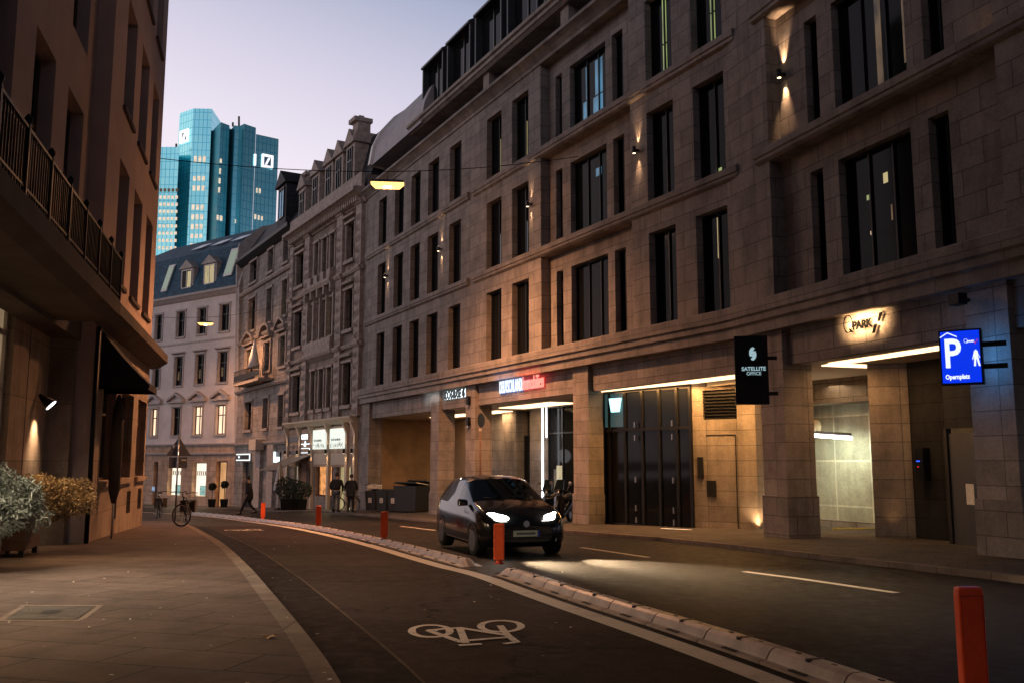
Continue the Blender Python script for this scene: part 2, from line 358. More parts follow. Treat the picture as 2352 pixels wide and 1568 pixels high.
# ------------------------------------------------------------------ generic building bits
def wall(m, f, s0, s1, z0, z1, ops=(), depth=.3, o=0):
    ops = [q for q in ops if q[1] > s0 and q[0] < s1]
    ss = sorted({s0, s1, *[q[0] for q in ops], *[q[1] for q in ops]}); zs = sorted({z0, z1, *[q[2] for q in ops], *[q[3] for q in ops]})
    ss = [s for s in ss if s0 <= s <= s1]; zs = [z for z in zs if z0 <= z <= z1]
    for a, b in zip(ss, ss[1:]):
        za = None
        for c, d in zip(zs, zs[1:]):
            hole = any(q[0] <= (a + b) / 2 <= q[1] and q[2] <= (c + d) / 2 <= q[3] for q in ops)
            if hole:
                if za is not None: m.fquad(f, a, b, za, c, o); za = None
            elif za is None: za = c
        if za is not None: m.fquad(f, a, b, za, zs[-1], o)
    for q in ops:
        a, b, c, d = q[:4]; P = f.pt
        m.face([P(a, c, o), P(a, c, o - depth), P(a, d, o - depth), P(a, d, o)]); m.face([P(b, c, o - depth), P(b, c, o), P(b, d, o), P(b, d, o - depth)])
        m.face([P(a, d, o), P(a, d, o - depth), P(b, d, o - depth), P(b, d, o)]); m.face([P(a, c, o - depth), P(a, c, o), P(b, c, o), P(b, c, o - depth)])
    return m
def win(par, f, q, o, vs=(.5,), hs=(), fm='blackm', gm='glass', fw=.06, lit=(), label=None, dp=.07, name='window'):
    a, b, c, d = q[:4]; m = MB()
    m.fbox(f, a, a + fw, c, d, o, o + dp); m.fbox(f, b - fw, b, c, d, o, o + dp)
    m.fbox(f, a + fw, b - fw, c, c + fw, o, o + dp); m.fbox(f, a + fw, b - fw, d - fw, d, o, o + dp)
    for v in vs:
        s = a + (b - a) * v; m.fbox(f, s - fw * .5, s + fw * .5, c + fw, d - fw, o + .003, o + dp - .006)
    for h in hs:
        z = c + (d - c) * h; m.fbox(f, a + fw, b - fw, z - fw * .5, z + fw * .5, o + .006, o + dp - .003)
    w = m.build(name, M[fm], par)
    if label: w['label'] = label
    MB().fquad(f, a + .01, b - .01, c + .01, d - .01, o + .015).build('pane', M[gm], w)
    for l in lit:
        x0, x1, y0, y1, mt = l
        MB().fbox(f, a + (b - a) * x0, a + (b - a) * x1, c + (d - c) * y0, c + (d - c) * y1, o + .012, o + .022).build('lit_pane', M[mt], w)
    return w
def textmesh(m, body, size, fn, ext=.02, sx=1., bold=0., align='LEFT', shear=0, space=1.):
    cu = bpy.data.curves.new('t', 'FONT'); cu.body = body; cu.size = size; cu.extrude = ext / 2; cu.offset = bold; cu.align_x = align; cu.shear = shear; cu.space_character = space; cu.resolution_u = 3
    ob = bpy.data.objects.new('t', cu); COL.objects.link(ob)
    dg = bpy.context.evaluated_depsgraph_get(); me = bpy.data.meshes.new_from_object(ob.evaluated_get(dg))
    m.mesh([fn(v.co.x * sx, v.co.y, v.co.z + ext / 2) for v in me.vertices], [tuple(p.vertices) for p in me.polygons])
    bpy.data.objects.remove(ob); bpy.data.curves.remove(cu); bpy.data.meshes.remove(me); return m
# ------------------------------------------------------------------ ground, roads, pavements
def lerp_path(P, Y):        # P sorted by Y descending or ascending: (X, Y)
    P = sorted(P, key=lambda p: p[1])
    if Y <= P[0][1]: return P[0][0]
    for a, b in zip(P, P[1:]):
        if Y <= b[1]: return a[0] + (b[0] - a[0]) * (Y - a[1]) / (b[1] - a[1])
    return P[-1][0]
def smooth(P, n=2):
    P = [Vector((p[0], p[1], 0)) for p in P]
    for _ in range(n):
        Q = [P[0]]
        for a, b in zip(P, P[1:]): Q += [a * .75 + b * .25, a * .25 + b * .75]
        Q.append(P[-1]); P = Q
    return P
def resample(P, step):
    out = [P[0].copy()]; acc = 0; 
    for a, b in zip(P, P[1:]):
        d = (b - a).length; t = step - acc
        while t <= d: out.append(a.lerp(b, t / d)); t += step
        acc = (acc + d) % step if d else acc
        acc = d - (t - step)
    out.append(P[-1].copy()); return out
def offs(P, o):
    out = []
    for i, p in enumerate(P):
        t = (P[min(i + 1, len(P) - 1)] - P[max(i - 1, 0)]).normalized(); out.append(p + Vector((t.y, -t.x, 0)) * o)
    return out
def ribbon(m, A, B, dz):
    for i in range(len(A) - 1):
        m.face([(A[i].x, A[i].y, gz(A[i].y) + dz), (B[i].x, B[i].y, gz(B[i].y) + dz), (B[i + 1].x, B[i + 1].y, gz(B[i + 1].y) + dz), (A[i + 1].x, A[i + 1].y, gz(A[i + 1].y) + dz)], False)
m = MB()
ys = [-60 + i * 2 for i in range(16)] + [-28 + i * 2 for i in range(14)] + [q[0] for q in GZ[1:-2]]
ys = sorted(set([y for y in ys if y <= 0] + [0, 5, 9, 13, 17, 21, 25, 29, 32, 35, 39, 43, 48, 54, 60, 66, 75, 100]))
xs = [-120, -60, -30, -15, -5, 5, 15, 40, 120]
for y0, y1 in zip(ys, ys[1:]):
    for x0, x1 in zip(xs, xs[1:]): m.face([(x0, y0, gz(y0)), (x1, y0, gz(y0)), (x1, y1, gz(y1)), (x0, y1, gz(y1))])
m.build('road', M['asphalt'], kind='structure')
m = MB(); m.face([(-3000, 100, -4.21), (3000, 100, -4.21), (3000, 3000, -5), (-3000, 3000, -5)]); m.face([(-3000, -3000, -1.6), (3000, -3000, -1.6), (3000, -60, -1.52), (-3000, -60, -1.52)])
m.build('ground', M['asphalt'], kind='structure')
# near pavement and kerb
KERB = [(2.2, -24), (1.5, -8), (.55, 0), (-.45, 4), (-1.12, 6.2), (-1.44, 7.16), (-2.25, 9.36), (-3.4, 12.42), (-5.74, 18.64), (-7.85, 23.64), (-10.15, 29.08), (-11.6, 31.6), (-14.5, 33.6), (-22, 34.6), (-60, 36)]
kp = resample(smooth(KERB), .6)
ki = offs(kp, -.17)
m = MB(); far = [Vector((min(-30 if p.y < 31 else -60, p.x - 1), p.y if p.x > -11 else min(p.y, 31.5 + 0 * p.y), 0)) for p in ki]
for i in range(len(ki) - 1):
    a, b, c, d = ki[i], ki[i + 1], far[i + 1], far[i]
    if a.x < -11.5:
        c = Vector((b.x, 30.9, 0)); d = Vector((a.x, 30.9, 0))
    n = 6
    for k in range(n):
        p, q = a.lerp(d, k / n), a.lerp(d, (k + 1) / n); r, s = b.lerp(c, k / n), b.lerp(c, (k + 1) / n)
        m.face([(v.x, v.y, gz(v.y) + .12) for v in (p, r, s, q)])
m.build('pavement', M['paving'], kind='structure')
m = MB(); ribbon(m, ki, kp, .123)
for i in range(len(kp) - 1):
    a, b = kp[i], kp[i + 1]; m.face([(a.x, a.y, gz(a.y) - .02), (b.x, b.y, gz(b.y) - .02), (b.x, b.y, gz(b.y) + .123), (a.x, a.y, gz(a.y) + .123)])
m.build('kerb', M['kerb'], kind='structure')
m = MB(); gA, gB = offs(kp, .005), offs(kp, .62); ribbon(m, gA, gB, .0065); m.build('gutter', M['gutter'], kind='structure')
m = MB(); gA, gB = offs(kp, .62), offs(kp, .645); ribbon(m, gA, gB, .007); m.build('gutter_edge', M['gutline'], kind='structure')
# bike lane + markings
SEP = [(3.6, -1), (3.3, 2), (2.95, 4.2), (2.45, 6.4), (1.8, 8.4), (.74, 11.2), (-.22, 14.1), (-.7, 15), (-2.91, 21), (-5.9, 28.1), (-9.54, 35.3), (-13.0, 40.8), (-16.2, 45.2), (-22, 51)]
sp = resample(smooth([(4.0, -24)] + SEP), .5)
wl = offs(sp, -.56); wr = offs(sp, -.32)
m = MB(); ed = offs(wl, .1)
kk = offs(kp, .01)
for i in range(len(ed) - 1):
    def kx(p): return Vector((lerp_path([(q.x, q.y) for q in kk if q.x > -11], p.y), p.y, 0))
    if ed[i + 1].y > 31: break
    a, b, c, d = ed[i], ed[i + 1], kx(ed[i + 1]), kx(ed[i]); n = 3
    for k in range(n):
        p, q = a.lerp(d, k / n), a.lerp(d, (k + 1) / n); r, s = b.lerp(c, k / n), b.lerp(c, (k + 1) / n)
        m.face([(v.x, v.y, gz(v.y) + .004) for v in (p, r, s, q)])
m.build('bike_lane', M['bikelane'], kind='structure')
def path_part(P, y0, y1): return [i for i, p in enumerate(P) if y0 <= p.y <= y1]
m = MB()
for y0, y1, dx in ((-20, 50, .0),):
    ids = path_part(sp, y0, y1); A = [wl[i] + Vector((dx, 0, 0)) for i in ids]; B = [wr[i] + Vector((dx, 0, 0)) for i in ids]; ribbon(m, A, B, .009)
lw = lambda p, q, w, dz=.009: None
def stroke(m, P, w, dz=.009):
    P = [Vector((p[0], p[1], 0)) for p in P]
    A, B = offs(P, w / 2), offs(P, -w / 2); ribbon(m, A, B, dz)
for a, b in (((920, 1208), (1000, 1218)), ((1335, 1257), (1490, 1280)), ((1710, 1313), (2060, 1362))):
    p, q = gp(*a), gp(*b); stroke(m, [p.lerp(q, i / 5) for i in range(6)], .13)
p = gp(2420, 1415); q = gp(2700, 1455); 
m.build('road_marking', M['line'], kind='structure')
# painted bicycle symbols
def sy(X, Y): return gp(808.5 + .3203 * X, 1176 + .3203 * Y)
def bike_symbol(m, T):
    c1, c2 = Vector((565, 857)), Vector((1068, 822))
    for c, rx, ry in ((c1, 165, 48), (c2, 172, 45)):
        P = [T(sy(c.x + rx * math.cos(a), c.y + ry * math.sin(a))) for a in [2 * math.pi * i / 40 for i in range(41)]]
        cc = sum((q for q in P[:-1]), Vector((0, 0, 0))) / 40
        for i in range(40):
            a, b = P[i], P[i + 1]; w = .075; ai = a + (cc - a).normalized() * w; bi = b + (cc - b).normalized() * w
            m.face([(v.x, v.y, gz(v.y) + .010) for v in (a, b, bi, ai)])
    for L in ([(540, 852), (770, 834), (1112, 888)], [(770, 834), (815, 945)], [(545, 855), (790, 940)], [(815, 928), (1112, 905)], [(765, 962), (930, 953)], [(1062, 818), (1112, 885), (1182, 938), (1090, 950)]):
        P = []
        for a, b in zip(L, L[1:]): P += [T(sy(a[0] + (b[0] - a[0]) * k / 4, a[1] + (b[1] - a[1]) * k / 4)) for k in range(4)]
        P.append(T(sy(*L[-1]))); stroke(m, P, .07, .0115 if len(L) > 2 else .0135)
m = MB(); bike_symbol(m, lambda p: p)
base = gp(1070, 1452); far_ = gp(560, 1217)
bike_symbol(m, lambda p: far_ + Matrix.Rotation(R(24), 3, 'Z') @ (p - base))
m.build('bicycle_symbol', M['line'], kind='structure')
# far pavement follows the facades on the other side
G0, G1, F1, E1, R0, R1_, R2_ = (-31.3, 79), (-21.8, 72), (-14.7, 60), (-8.03, 48.9), (-8.03, 48.9), (5.58, 22.82), (14.5, -2.5)
R3_ = (17.5, -24)
FA = [(-60, 98), G0, G1, F1, (-8.03, 48.9), R1_, (8.3, 15.1), R2_, R3_]
fa = [Vector((p[0], p[1], 0)) for p in FA]
def dens(P, step=1.):
    out = []
    for a, b in zip(P, P[1:]):
        n = max(1, int((b - a).length / step)); out += [a.lerp(b, k / n) for k in range(n)]
    return out + [P[-1]]
fd = dens(fa); 
ofs = lambda p: 3.4 if p.y > 62 else (2.6 if p.y > 50 else 2.1)
nrm_ = []
for i, p in enumerate(fd):
    t = (fd[min(i + 3, len(fd) - 1)] - fd[max(i - 3, 0)]).normalized(); nrm_.append(Vector((t.y, -t.x, 0)))
outer = [p + n * (-1 if False else 1) * ofs(p) for p, n in zip(fd, nrm_)]
if (outer[40] - Vector((-5, 0, 0))).length > (fd[40] - Vector((-5, 0, 0))).length: outer = [p - n * ofs(p) for p, n in zip(fd, nrm_)]; nrm_ = [-n for n in nrm_]
inner = [p - n * 7.5 for p, n in zip(fd, nrm_)]
m = MB()
for i in range(len(fd) - 1):
    za, zb = gz(fd[i].y) + .12, gz(fd[i + 1].y) + .12
    a, b, c, d = outer[i], outer[i + 1], fd[i + 1], fd[i]
    m.face([(a.x, a.y, za - .01), (b.x, b.y, zb - .01), (c.x, c.y, zb), (d.x, d.y, za)])
    if fd[i].y < 49: a, b = inner[i], inner[i + 1]; m.face([(d.x, d.y, za), (c.x, c.y, zb), (b.x, b.y, zb), (a.x, a.y, za)])
m.build('far_pavement', M['paving2'], kind='structure')
m = MB(); o2 = [p + n * .15 for p, n in zip(outer, nrm_)]
for i in range(len(fd) - 1):
    za, zb = gz(fd[i].y) + .113, gz(fd[i + 1].y) + .113; a, b, c, d = o2[i], o2[i + 1], outer[i + 1], outer[i]
    m.face([(a.x, a.y, za), (b.x, b.y, zb), (c.x, c.y, zb), (d.x, d.y, za)]); m.face([(a.x, a.y, za - .25), (b.x, b.y, zb - .25), (b.x, b.y, zb), (a.x, a.y, za)])
m.build('far_kerb', M['kerb'], kind='structure')
# fallen leaves
m = MB()
for i in range(150):
    y = random.uniform(5, 22); x = random.uniform(-8.5, 1.5) * (y / 14) ** .5; z = gz(y) + .018
    kx_ = lerp_path(KERB, y); z = gz(y) + (.131 if x < kx_ else .018)
    a = random.uniform(0, 6.3); r = random.uniform(.008, .022)
    m.face([(x + r * math.cos(a + k), y + r * .8 * math.sin(a + k), z + random.uniform(0, .006)) for k in (0, 1.7, 3.0, 4.6)])
m.build('fallen_petals', M['paper'], label='tiny pale petals and leaf scraps scattered over pavement and bike lane', cat='leaf litter', kind='stuff')
p = gp(617, 1463, .125); m = MB(); pts = []
for k in range(14):
    a = 2 * math.pi * k / 14; r = .075 if k % 2 else .035; pts.append((p.x + r * math.cos(a), p.y + r * math.sin(a), p.z + .012 + .012 * math.cos(2 * a)))
for k in range(14): m.face([(p.x, p.y, p.z + .01), pts[k], pts[(k + 1) % 14]])
m.build('fallen_leaf', plain('dry_leaf', (.28, .17, .08), .8), label='single dry curled leaf lying on the near pavement', cat='leaf')
# manhole cover with cobble border
c = [gp(50, 1388, .124), gp(238, 1388, .124), gp(190, 1425, .124), gp(-10, 1425, .124)]
mh = empty('manhole_cover', 'rectangular metal cover set in the near pavement with a strip border', 'manhole cover', c[0])
cc = sum(c, Vector((0, 0, 0))) / 4
def qd(f0): return [cc + (p - cc) * f0 for p in c]
m = MB(); o_, i_ = qd(1.), qd(.86)
for k in range(4): m.face([o_[k], o_[(k + 1) % 4], i_[(k + 1) % 4], i_[k]])
m.build('border', M['kerb'], mh)
MB().face([p + Vector((0, 0, .004)) for p in qd(.82)]).build('lid', M['paving2'], mh)
MB().face([p + Vector((0, 0, .008)) for p in qd(.2)]).build('grille', M['black'], mh)
# ------------------------------------------------------------------ lane separators and orange posts
def sepmod(m, a, b, endcap=None):
    d = (b - a).normalized(); n = Vector((d.y, -d.x, 0)); L = (b - a).length
    prof = [(-.19, 0.0), (-.19, .022), (-.125, .03), (-.115, .05), (-.085, .095), (-.045, .118), (.045, .118), (.085, .095), (.115, .05), (.125, .03), (.19, .022), (.19, 0)]
    def sec(t, f): return [a + d * t + n * o + Vector((0, 0, gz((a + d * t).y) - gz(a.y) + gz(a.y) + max(z * f, .0))) for o, z in prof]
    st = [(0.01, 1.), (.02, 1.), (L - .02, 1.), (L - .01, 1.)]
    if endcap == 'a': st = [(0.0, .08), (.22, .95), (.3, 1), (L - .01, 1.)]
    if endcap == 'b': st = [(0.01, 1), (L - .3, 1.), (L - .22, .95), (L, .08)]
    for (t0, f0), (t1, f1) in zip(st, st[1:]):
        A, B = sec(t0, f0), sec(t1, f1)
        for k in range(len(prof) - 1): m.face([A[k], A[k + 1], B[k + 1], B[k]], 2 < k < 8)
    m.face(sec(st[0][0], st[0][1])[::-1]); m.face(sec(st[-1][0], st[-1][1]))
def seprun(y0, y1, label, step=.98):
    P = resample([p for p in smooth([(4.0, -24)] + SEP, 3) if y0 - 1 < p.y < y1 + 1], .05)
    P = [p for p in P if y0 <= p.y <= y1]; idx = list(range(0, len(P), int(step / .05)))
    for j, (i, k) in enumerate(zip(idx, idx[1:])):
        a, b = P[i], P[k]; m = MB(); cap = 'a' if j == 0 and y0 > 5 else ('b' if j == len(idx) - 2 else None)
        sepmod(m, a, b, cap)
        t = empty('lane_separator', label, 'lane separator', (a.x, a.y, gz(a.y)), 0, 'raised segments dividing the bike lane from the road')
        m.build('body', M['hump'], t)
        d = (b - a).normalized(); n = Vector((d.y, -d.x, 0)); c0 = a.lerp(b, .5) + Vector((0, 0, gz(a.lerp(b, .5).y)))
        m = MB()
        def bx(c0, du, dn, z0, z1):
            m.hexa([c0 + d * x + n * y + Vector((0, 0, z)) for z in (z0, z1) for x, y in ((-du, -dn), (du, -dn), (du, dn), (-du, dn))])
        bx(c0, .022, .078, .09, .1215); m.build('fixing_slot', M['black'], t)
        m = MB(); bx(c0 + d * .22, .025, .012, .1, .1225); m.build('bolt_hole', M['black'], t)
        m = MB(); bx(c0 - d * .22, .025, .012, .1, .1225); m.build('bolt_hole', M['black'], t)
        m = MB(); bx(c0 - n * .157, .1, .022, .02, .032); m.build('grip_pad', M['black'], t)
seprun(-1, 14.25, 'worn pale rubber lane separator segment in the run from the car to the viewer')
seprun(14.95, 44, 'worn pale rubber lane separator segment in the curved run behind the car toward the bicycles')
def post(x, y, rz, label):
    t = empty('lane_post', label, 'bollard', (x, y, gz(y) + .10), rz, 'orange posts standing on the lane separators')
    m = MB(); m.lathe((0, 0, 0), [(.075, 0), (.075, .02), (.045, .03), (.042, .05), (.05, .06)], 12); m.build('foot', M['redrim'], t, True)
    m = MB(); 
    prof = [(-.083, -.028), (-.075, -.036), (.075, -.036), (.083, -.028), (.083, .028), (.075, .036), (-.075, .036), (-.083, .028)]
    pz = [(.06, .96), (.07, 1), (.575, 1), (.60, .97), (.61, .85)]
    vs = [(a * f, b * f, z) for z, f in pz for a, b in prof]; n = 8
    fs = [(i * n + j, i * n + (j + 1) % n, (i + 1) * n + (j + 1) % n, (i + 1) * n + j) for i in range(len(pz) - 1) for j in range(n)] + [tuple(range(n))[::-1], tuple(range(4 * n, 5 * n))]
    m.mesh(vs, fs); m.build('blade', M['red'], t, True, bevel=.006)
    m = MB()
    for s in (-1, 1):
        m.box(-.078, .078, s * .0375 - .002, s * .0375 + .002, .565, .572); m.box(s * .070 - .002, s * .070 + .002, -.04, .04, .09, .565)
    m.build('edge_groove', M['redrim'], t, True)
    return t
for x, y, rz, l in ((-9.54, 35.35, .2, 'farthest orange lane post, near the striding pedestrian'), (-5.9, 28.15, .15, 'orange lane post second farthest, in front of the pub awning'), (-2.91, 21.05, .1, 'orange lane post between the bins and the pavement, left of the car'),
                    (-.20, 14.35, 0, 'orange lane post standing right in front of the car headlight'), (2.885, 5.9, .05, 'large nearest orange lane post cut by the bottom right of the picture')):
    o_ = post(x, y, rz, l)
    if y < 8: o_.scale = (1, 1, 1.27); o_.location.z = gz(y) - .004
# ------------------------------------------------------------------ stone office building (right)
RA = Fr((-8.03, 48.9), (5.58, 22.82))          # s=0 at far left end
RB = Fr((5.58, 22.82), (14.5, -2.5))
LA = RA.L
office = empty('office_building', 'long pale limestone office block with arcade at street level filling the right side', 'building', (0, 38, gz(38)))
def SX(f, *p): return f.s(*p)
def row(f, xs, y): return [(f.s(a, y), f.s(b, y)) for a, b in xs]
ROWS = [(3.80, 6.55), (7.50, 10.2), (11.15, 13.7)]
colsA = row(RA, [(864, 882), (901, 922), (939, 961), (978.7, 1004), (1029, 1056.5)], 820)
colsB = row(RA, [(1116.6, 1151.4), (1176, 1215)], 740)
RAc = RA.off(-.35)
colsC = row(RAc, [(1279, 1294), (1313, 1398), (1413.5, 1440)], 690)
colsC2 = row(RA, [(1493, 1556), (1603, 1677)], 690)
sB0, sC0, sC1 = RA.s(1090, 600), RA.s(1243, 600), RA.s(1453, 600)
RBc = RB.off(-.35)
colsD = row(RBc, [(1865, 1895), (1931, 2103), (2145, 2194)], 500)
sD0, sD1 = RB.s(1768, 400), 8.35
ZT = 14.35
m = MB()
opsA = [(a, b, z0, z1) for a, b in colsA + colsB for z0, z1 in ROWS]
wall(m, RA, 0, sC0, 3.3, ZT, opsA, .32)
opsC = [(a, b, z0, z1) for a, b in colsC for z0, z1 in ROWS]
wall(m, RAc, sC0, sC1, 3.3, ZT, opsC, .28)
for s_ in (sC0, sC1): m.face([RA.pt(s_, 3.3, 0), RA.pt(s_, 3.3, -.35), RA.pt(s_, ZT, -.35), RA.pt(s_, ZT, 0)])
opsB2 = [(a, b, z0, z1) for a, b in colsC2 for z0, z1 in ROWS]
wall(m, RA, sC1, LA, 3.3, ZT, opsB2, .32)
wall(m, RB, 0, sD0, 3.3, ZT, [], .3)
opsD = [(a, b, z0, z1) for a, b in colsD for z0, z1 in ROWS]
wall(m, RBc, sD0, sD1, 3.3, ZT, opsD, .28)
for s_ in (sD0, sD1): m.face([RB.pt(s_, 3.3, 0), RB.pt(s_, 3.3, -.35), RB.pt(s_, ZT, -.35), RB.pt(s_, ZT, 0)])
colsE = [(9.35, 10.05), (11.0, 11.7), (14.2, 14.9), (16.3, 17.8), (19.4, 20.2)]
opsE = [(a, b, z0, z1) for a, b in colsE for z0, z1 in ROWS]
wall(m, RB, sD1, RB.L, 3.3, ZT, opsE, .3)
RC = Fr(R2_, R3_); wall(m, RC, 0, RC.L, -1.6, ZT, [], .3)
# end and rear
e0 = RA.pt(0, 0); m.face([RA.pt(0, -2.7, 0), RA.pt(0, -2.7, -12), RA.pt(0, 15.8, -12), RA.pt(0, 15.8, 0)])
m.build('facade_wall', M['lime'], office)
def lits(i, r, sec):
    if sec == 'B2' and r == 2: return [(.40, .55, .02, .40, 'w_green'), (.40, .55, .42, .97, 'w_green'), (.84, .95, .35, .97, 'w_green')]
    if sec == 'B2' and r == 1 and i == 0: return [(.86, .97, .06, .16, 'w_yellow'), (.88, .97, .62, .72, 'w_yellow')]
    if sec == 'B2' and r == 1 and i == 1: return [(.44, .62, .03, .09, 'w_green'), (.86, .97, .05, .10, 'w_green')]
    if sec == 'B2' and r == 0 and i == 1: return [(.42, .5, .55, .95, 'w_yellow')]
    if sec == 'C' and r == 2 and i == 1: return [(.22, .36, .02, .42, 'w_blue'), (.30, .36, .44, .9, 'w_blue'), (.50, .76, .02, .40, 'w_blue'), (.56, .76, .42, .9, 'w_blue'), (.88, .985, .02, .42, 'w_blue'), (.92, .985, .44, .9, 'w_blue')]
    if sec == 'C' and r == 1 and i == 1: return [(.55, .70, .70, .80, 'w_blue'), (.93, .985, .62, .8, 'w_blue')]
    if sec == 'D' and r == 0 and i == 1: return [(.26, .31, .62, .66, 'w_green'), (.50, .56, .70, .78, 'w_yellow'), (.29, .33, .34, .37, 'w_warm'), (.58, .60, .40, .52, 'w_dim')]
    if sec == 'D' and r == 1 and i == 1: return [(.50, .58, .03, .95, 'w_dim'), (.86, .90, .2, .95, 'w_dim')]
    if sec == 'A' and r == 2 and i == 4: return [(.47, .53, .02, .62, 'w_yellow')]
    if sec == 'B' and r == 2: return [(.47, .54, .02, .62, 'w_yellow'), (.93, .98, .02, .45, 'w_blue')]
    if sec == 'B' and r == 1: return [(.46, .52, .02, .5, 'e_wn'), (.93, .98, .02, .42, 'e_wn')]
    return []
M['e_wn'] = emit('window_edge_light', (.6, .62, .68), .8)
for sec, f, cols, rec in (('A', RA, colsA, .30), ('B', RA, colsB, .30), ('C', RAc, colsC, .26), ('B2', RA, colsC2, .30), ('D', RBc, colsD, .26), ('E', RB, colsE, .28)):
    for i, (a, b) in enumerate(cols):
        for r, (z0, z1) in enumerate(ROWS):
            w = b - a; vs = (.5,) if w < 1.7 else (.36, .68) if sec == 'C' else (.33, .66)
            if w < .5: vs = ()
            win(office, f, (a, b, z0, z1), -rec, vs, (), lit=lits(i, r, sec), fw=.05, fm='black')
# belts and cornices
def belt(name, f, s0, s1, prof, mat='lime_plain'): return MB().sweep(f, s0, s1, prof).build(name, M[mat], office)
BELT = [(0, 3.02), (.16, 3.02), (.16, 3.26), (.24, 3.30), (.24, 3.44), (.30, 3.48), (.30, 3.76), (.26, 3.79), (-.45, 3.79), (-.45, 3.02)]
belt('belt_course', RA, -.12, LA + .06, BELT); belt('belt_course', RB, -.06, RB.L, BELT)
def ledge(z): return [(-.40, z), (.02, z), (.10, z + .05), (.10, z + .14), (.14, z + .16), (.14, z + .32), (.10, z + .345), (-.40, z + .345)]
for z in (7.13, 10.78):
    belt('ledge', RA, .25, RA.s(1078, 650), ledge(z)); belt('ledge', RA, sB0, sC0 + .12, ledge(z)); 
    belt('ledge', RA, sC0 + .12, RA.s(1700, 400), ledge(z)); belt('ledge', RB, sD0 - .45, 13.0, ledge(z)); belt('ledge', RB, 13.6, RB.L, ledge(z))
CORN = [(-.5, 14.28), (.05, 14.28), (.09, 14.40), (.22, 14.52), (.34, 14.60), (.40, 14.62), (.40, 14.74), (.36, 14.78), (-.5, 14.78)]
belt('cornice', RA, -.1, LA + .1, CORN); belt('cornice', RB, -.1, RB.L, CORN)
belt('attic_wall', RA, 0, LA + .4, [(-1.3, 14.7), (-1.2, 14.7), (-1.2, 16.4), (-1.3, 16.4)], 'blackroof'); belt('attic_wall', RB, -.4, RB.L, [(-1.3, 14.7), (-1.2, 14.7), (-1.2, 16.4), (-1.3, 16.4)], 'blackroof')
C2 = [(-1.4, 16.16), (-.3, 16.16), (-.22, 16.24), (-.14, 16.28), (-.14, 16.42), (-.04, 16.46), (-.04, 16.6), (-.2, 16.64), (-1.4, 16.64)]
sM = 4.6
belt('cornice', RA, sM + 1.2, LA + .05, C2); belt('cornice', RB, -.05, RB.L, C2)
for s_ in (RA.s(1095, 190) - .3, 20.3, 27.5): MB().fbox(RA, s_, s_ + .55, 14.76, 16.18, -1.1, -.45).build('attic_pillar', M['lime_col'], office)
# roofs
top = MB().sweep(RA, 6.0, LA + .6, [(-1.3, 16.6), (-1.32, 16.65), (-2.6, 20.1), (-9, 21.2), (-12, 21.2), (-12, 14)]).build('roof', M['blackroof'], office)
MB().sweep(RB, -.6, RB.L, [(-1.3, 16.6), (-1.32, 16.65), (-2.6, 20.1), (-9, 21.2), (-12, 21.2), (-12, 14)]).build('roof', M['blackroof'], office)
MANS = [(-.12, 16.2), (-.3, 17.3), (-.7, 18.2), (-1.5, 19.2), (-2.6, 20.1), (-5.5, 21.3), (-12, 21.4), (-12, 16.2)]
MB().sweep(RA, 0.3, 7.6, MANS).build('mansard_roof', M['zinc'], office)
MB().sweep(RA, -.02, .3, [(o + .12, z + .06) for o, z in MANS[:-2]] + [(-12, 19.4), (-12, 14.7)]).build('roof_coping', M['white'], office)
def dormer(f, s0, s1, z1=19.2, o0=-.45):
    m = MB(); m.fbox(f, s0, s0 + .10, 16.62, z1, -2.6, o0); m.fbox(f, s1 - .10, s1, 16.62, z1, -2.6, o0)
    P = [(o0 + .08, z1), (o0 + .08, z1 + .10), (o0 - .45, z1 + .42), (o0 - 1.0, z1 + .55), (-3.4, z1 + .55), (-3.4, z1)]
    m.sweep(f, s0 - .03, s1 + .03, P); d = m.build('dormer', M['blackroof'], office)
    win(d, f, (s0 + .1, s1 - .1, 16.68, z1 - .02), o0 - .35, (.5,), (), fw=.07)
    return d
sd = RA.off(-.45).s(970, 200)
for k in range(7):
    a = sd + k * 3.05
    if a + 2.5 < LA + .5: dormer(RA, a, a + 2.55)
for k in range(6): dormer(RB, .6 + k * 3.1, .6 + k * 3.1 + 2.6)
# ground floor: columns, fascia
def column(f, s0, s1, dp=.75):
    zg_ = gz(f.pt((s0 + s1) / 2, 0).y) + .11
    MB().fbox(f, s0, s1, zg_ + .95, 3.03, -dp, 0.).build('column', M['lime_col'], office)
    MB().fbox(f, s0 - .035, s1 + .035, zg_, zg_ + .95, -dp - .03, .035).build('column_base', M['lime_dark'], office)
oA = RA.s(-0 + 845, 1000) * 0
cA = [(0.0, 1.12), (RA.s(989, 1000), RA.s(1008, 1000)), (RA.s(1069, 1000), RA.s(1091, 1000)), (RA.s(1317, 1000), RA.s(1352, 1000))]
cB = [(RB.s(1751, 1000), RB.s(1804, 1000)), (7.36, 8.25), (12.5, 13.4), (18, 19)]
for a, b in cA: column(RA, a, b)
for a, b in cB: column(RB, a, b, .8)
m = MB(); m.fbox(RA, 1.12, LA + .05, 2.2, 3.05, -.30, -.14); m.fbox(RB, -.05, RB.L, 2.2, 3.05, -.30, -.14); m.build('fascia', M['lime'], office)
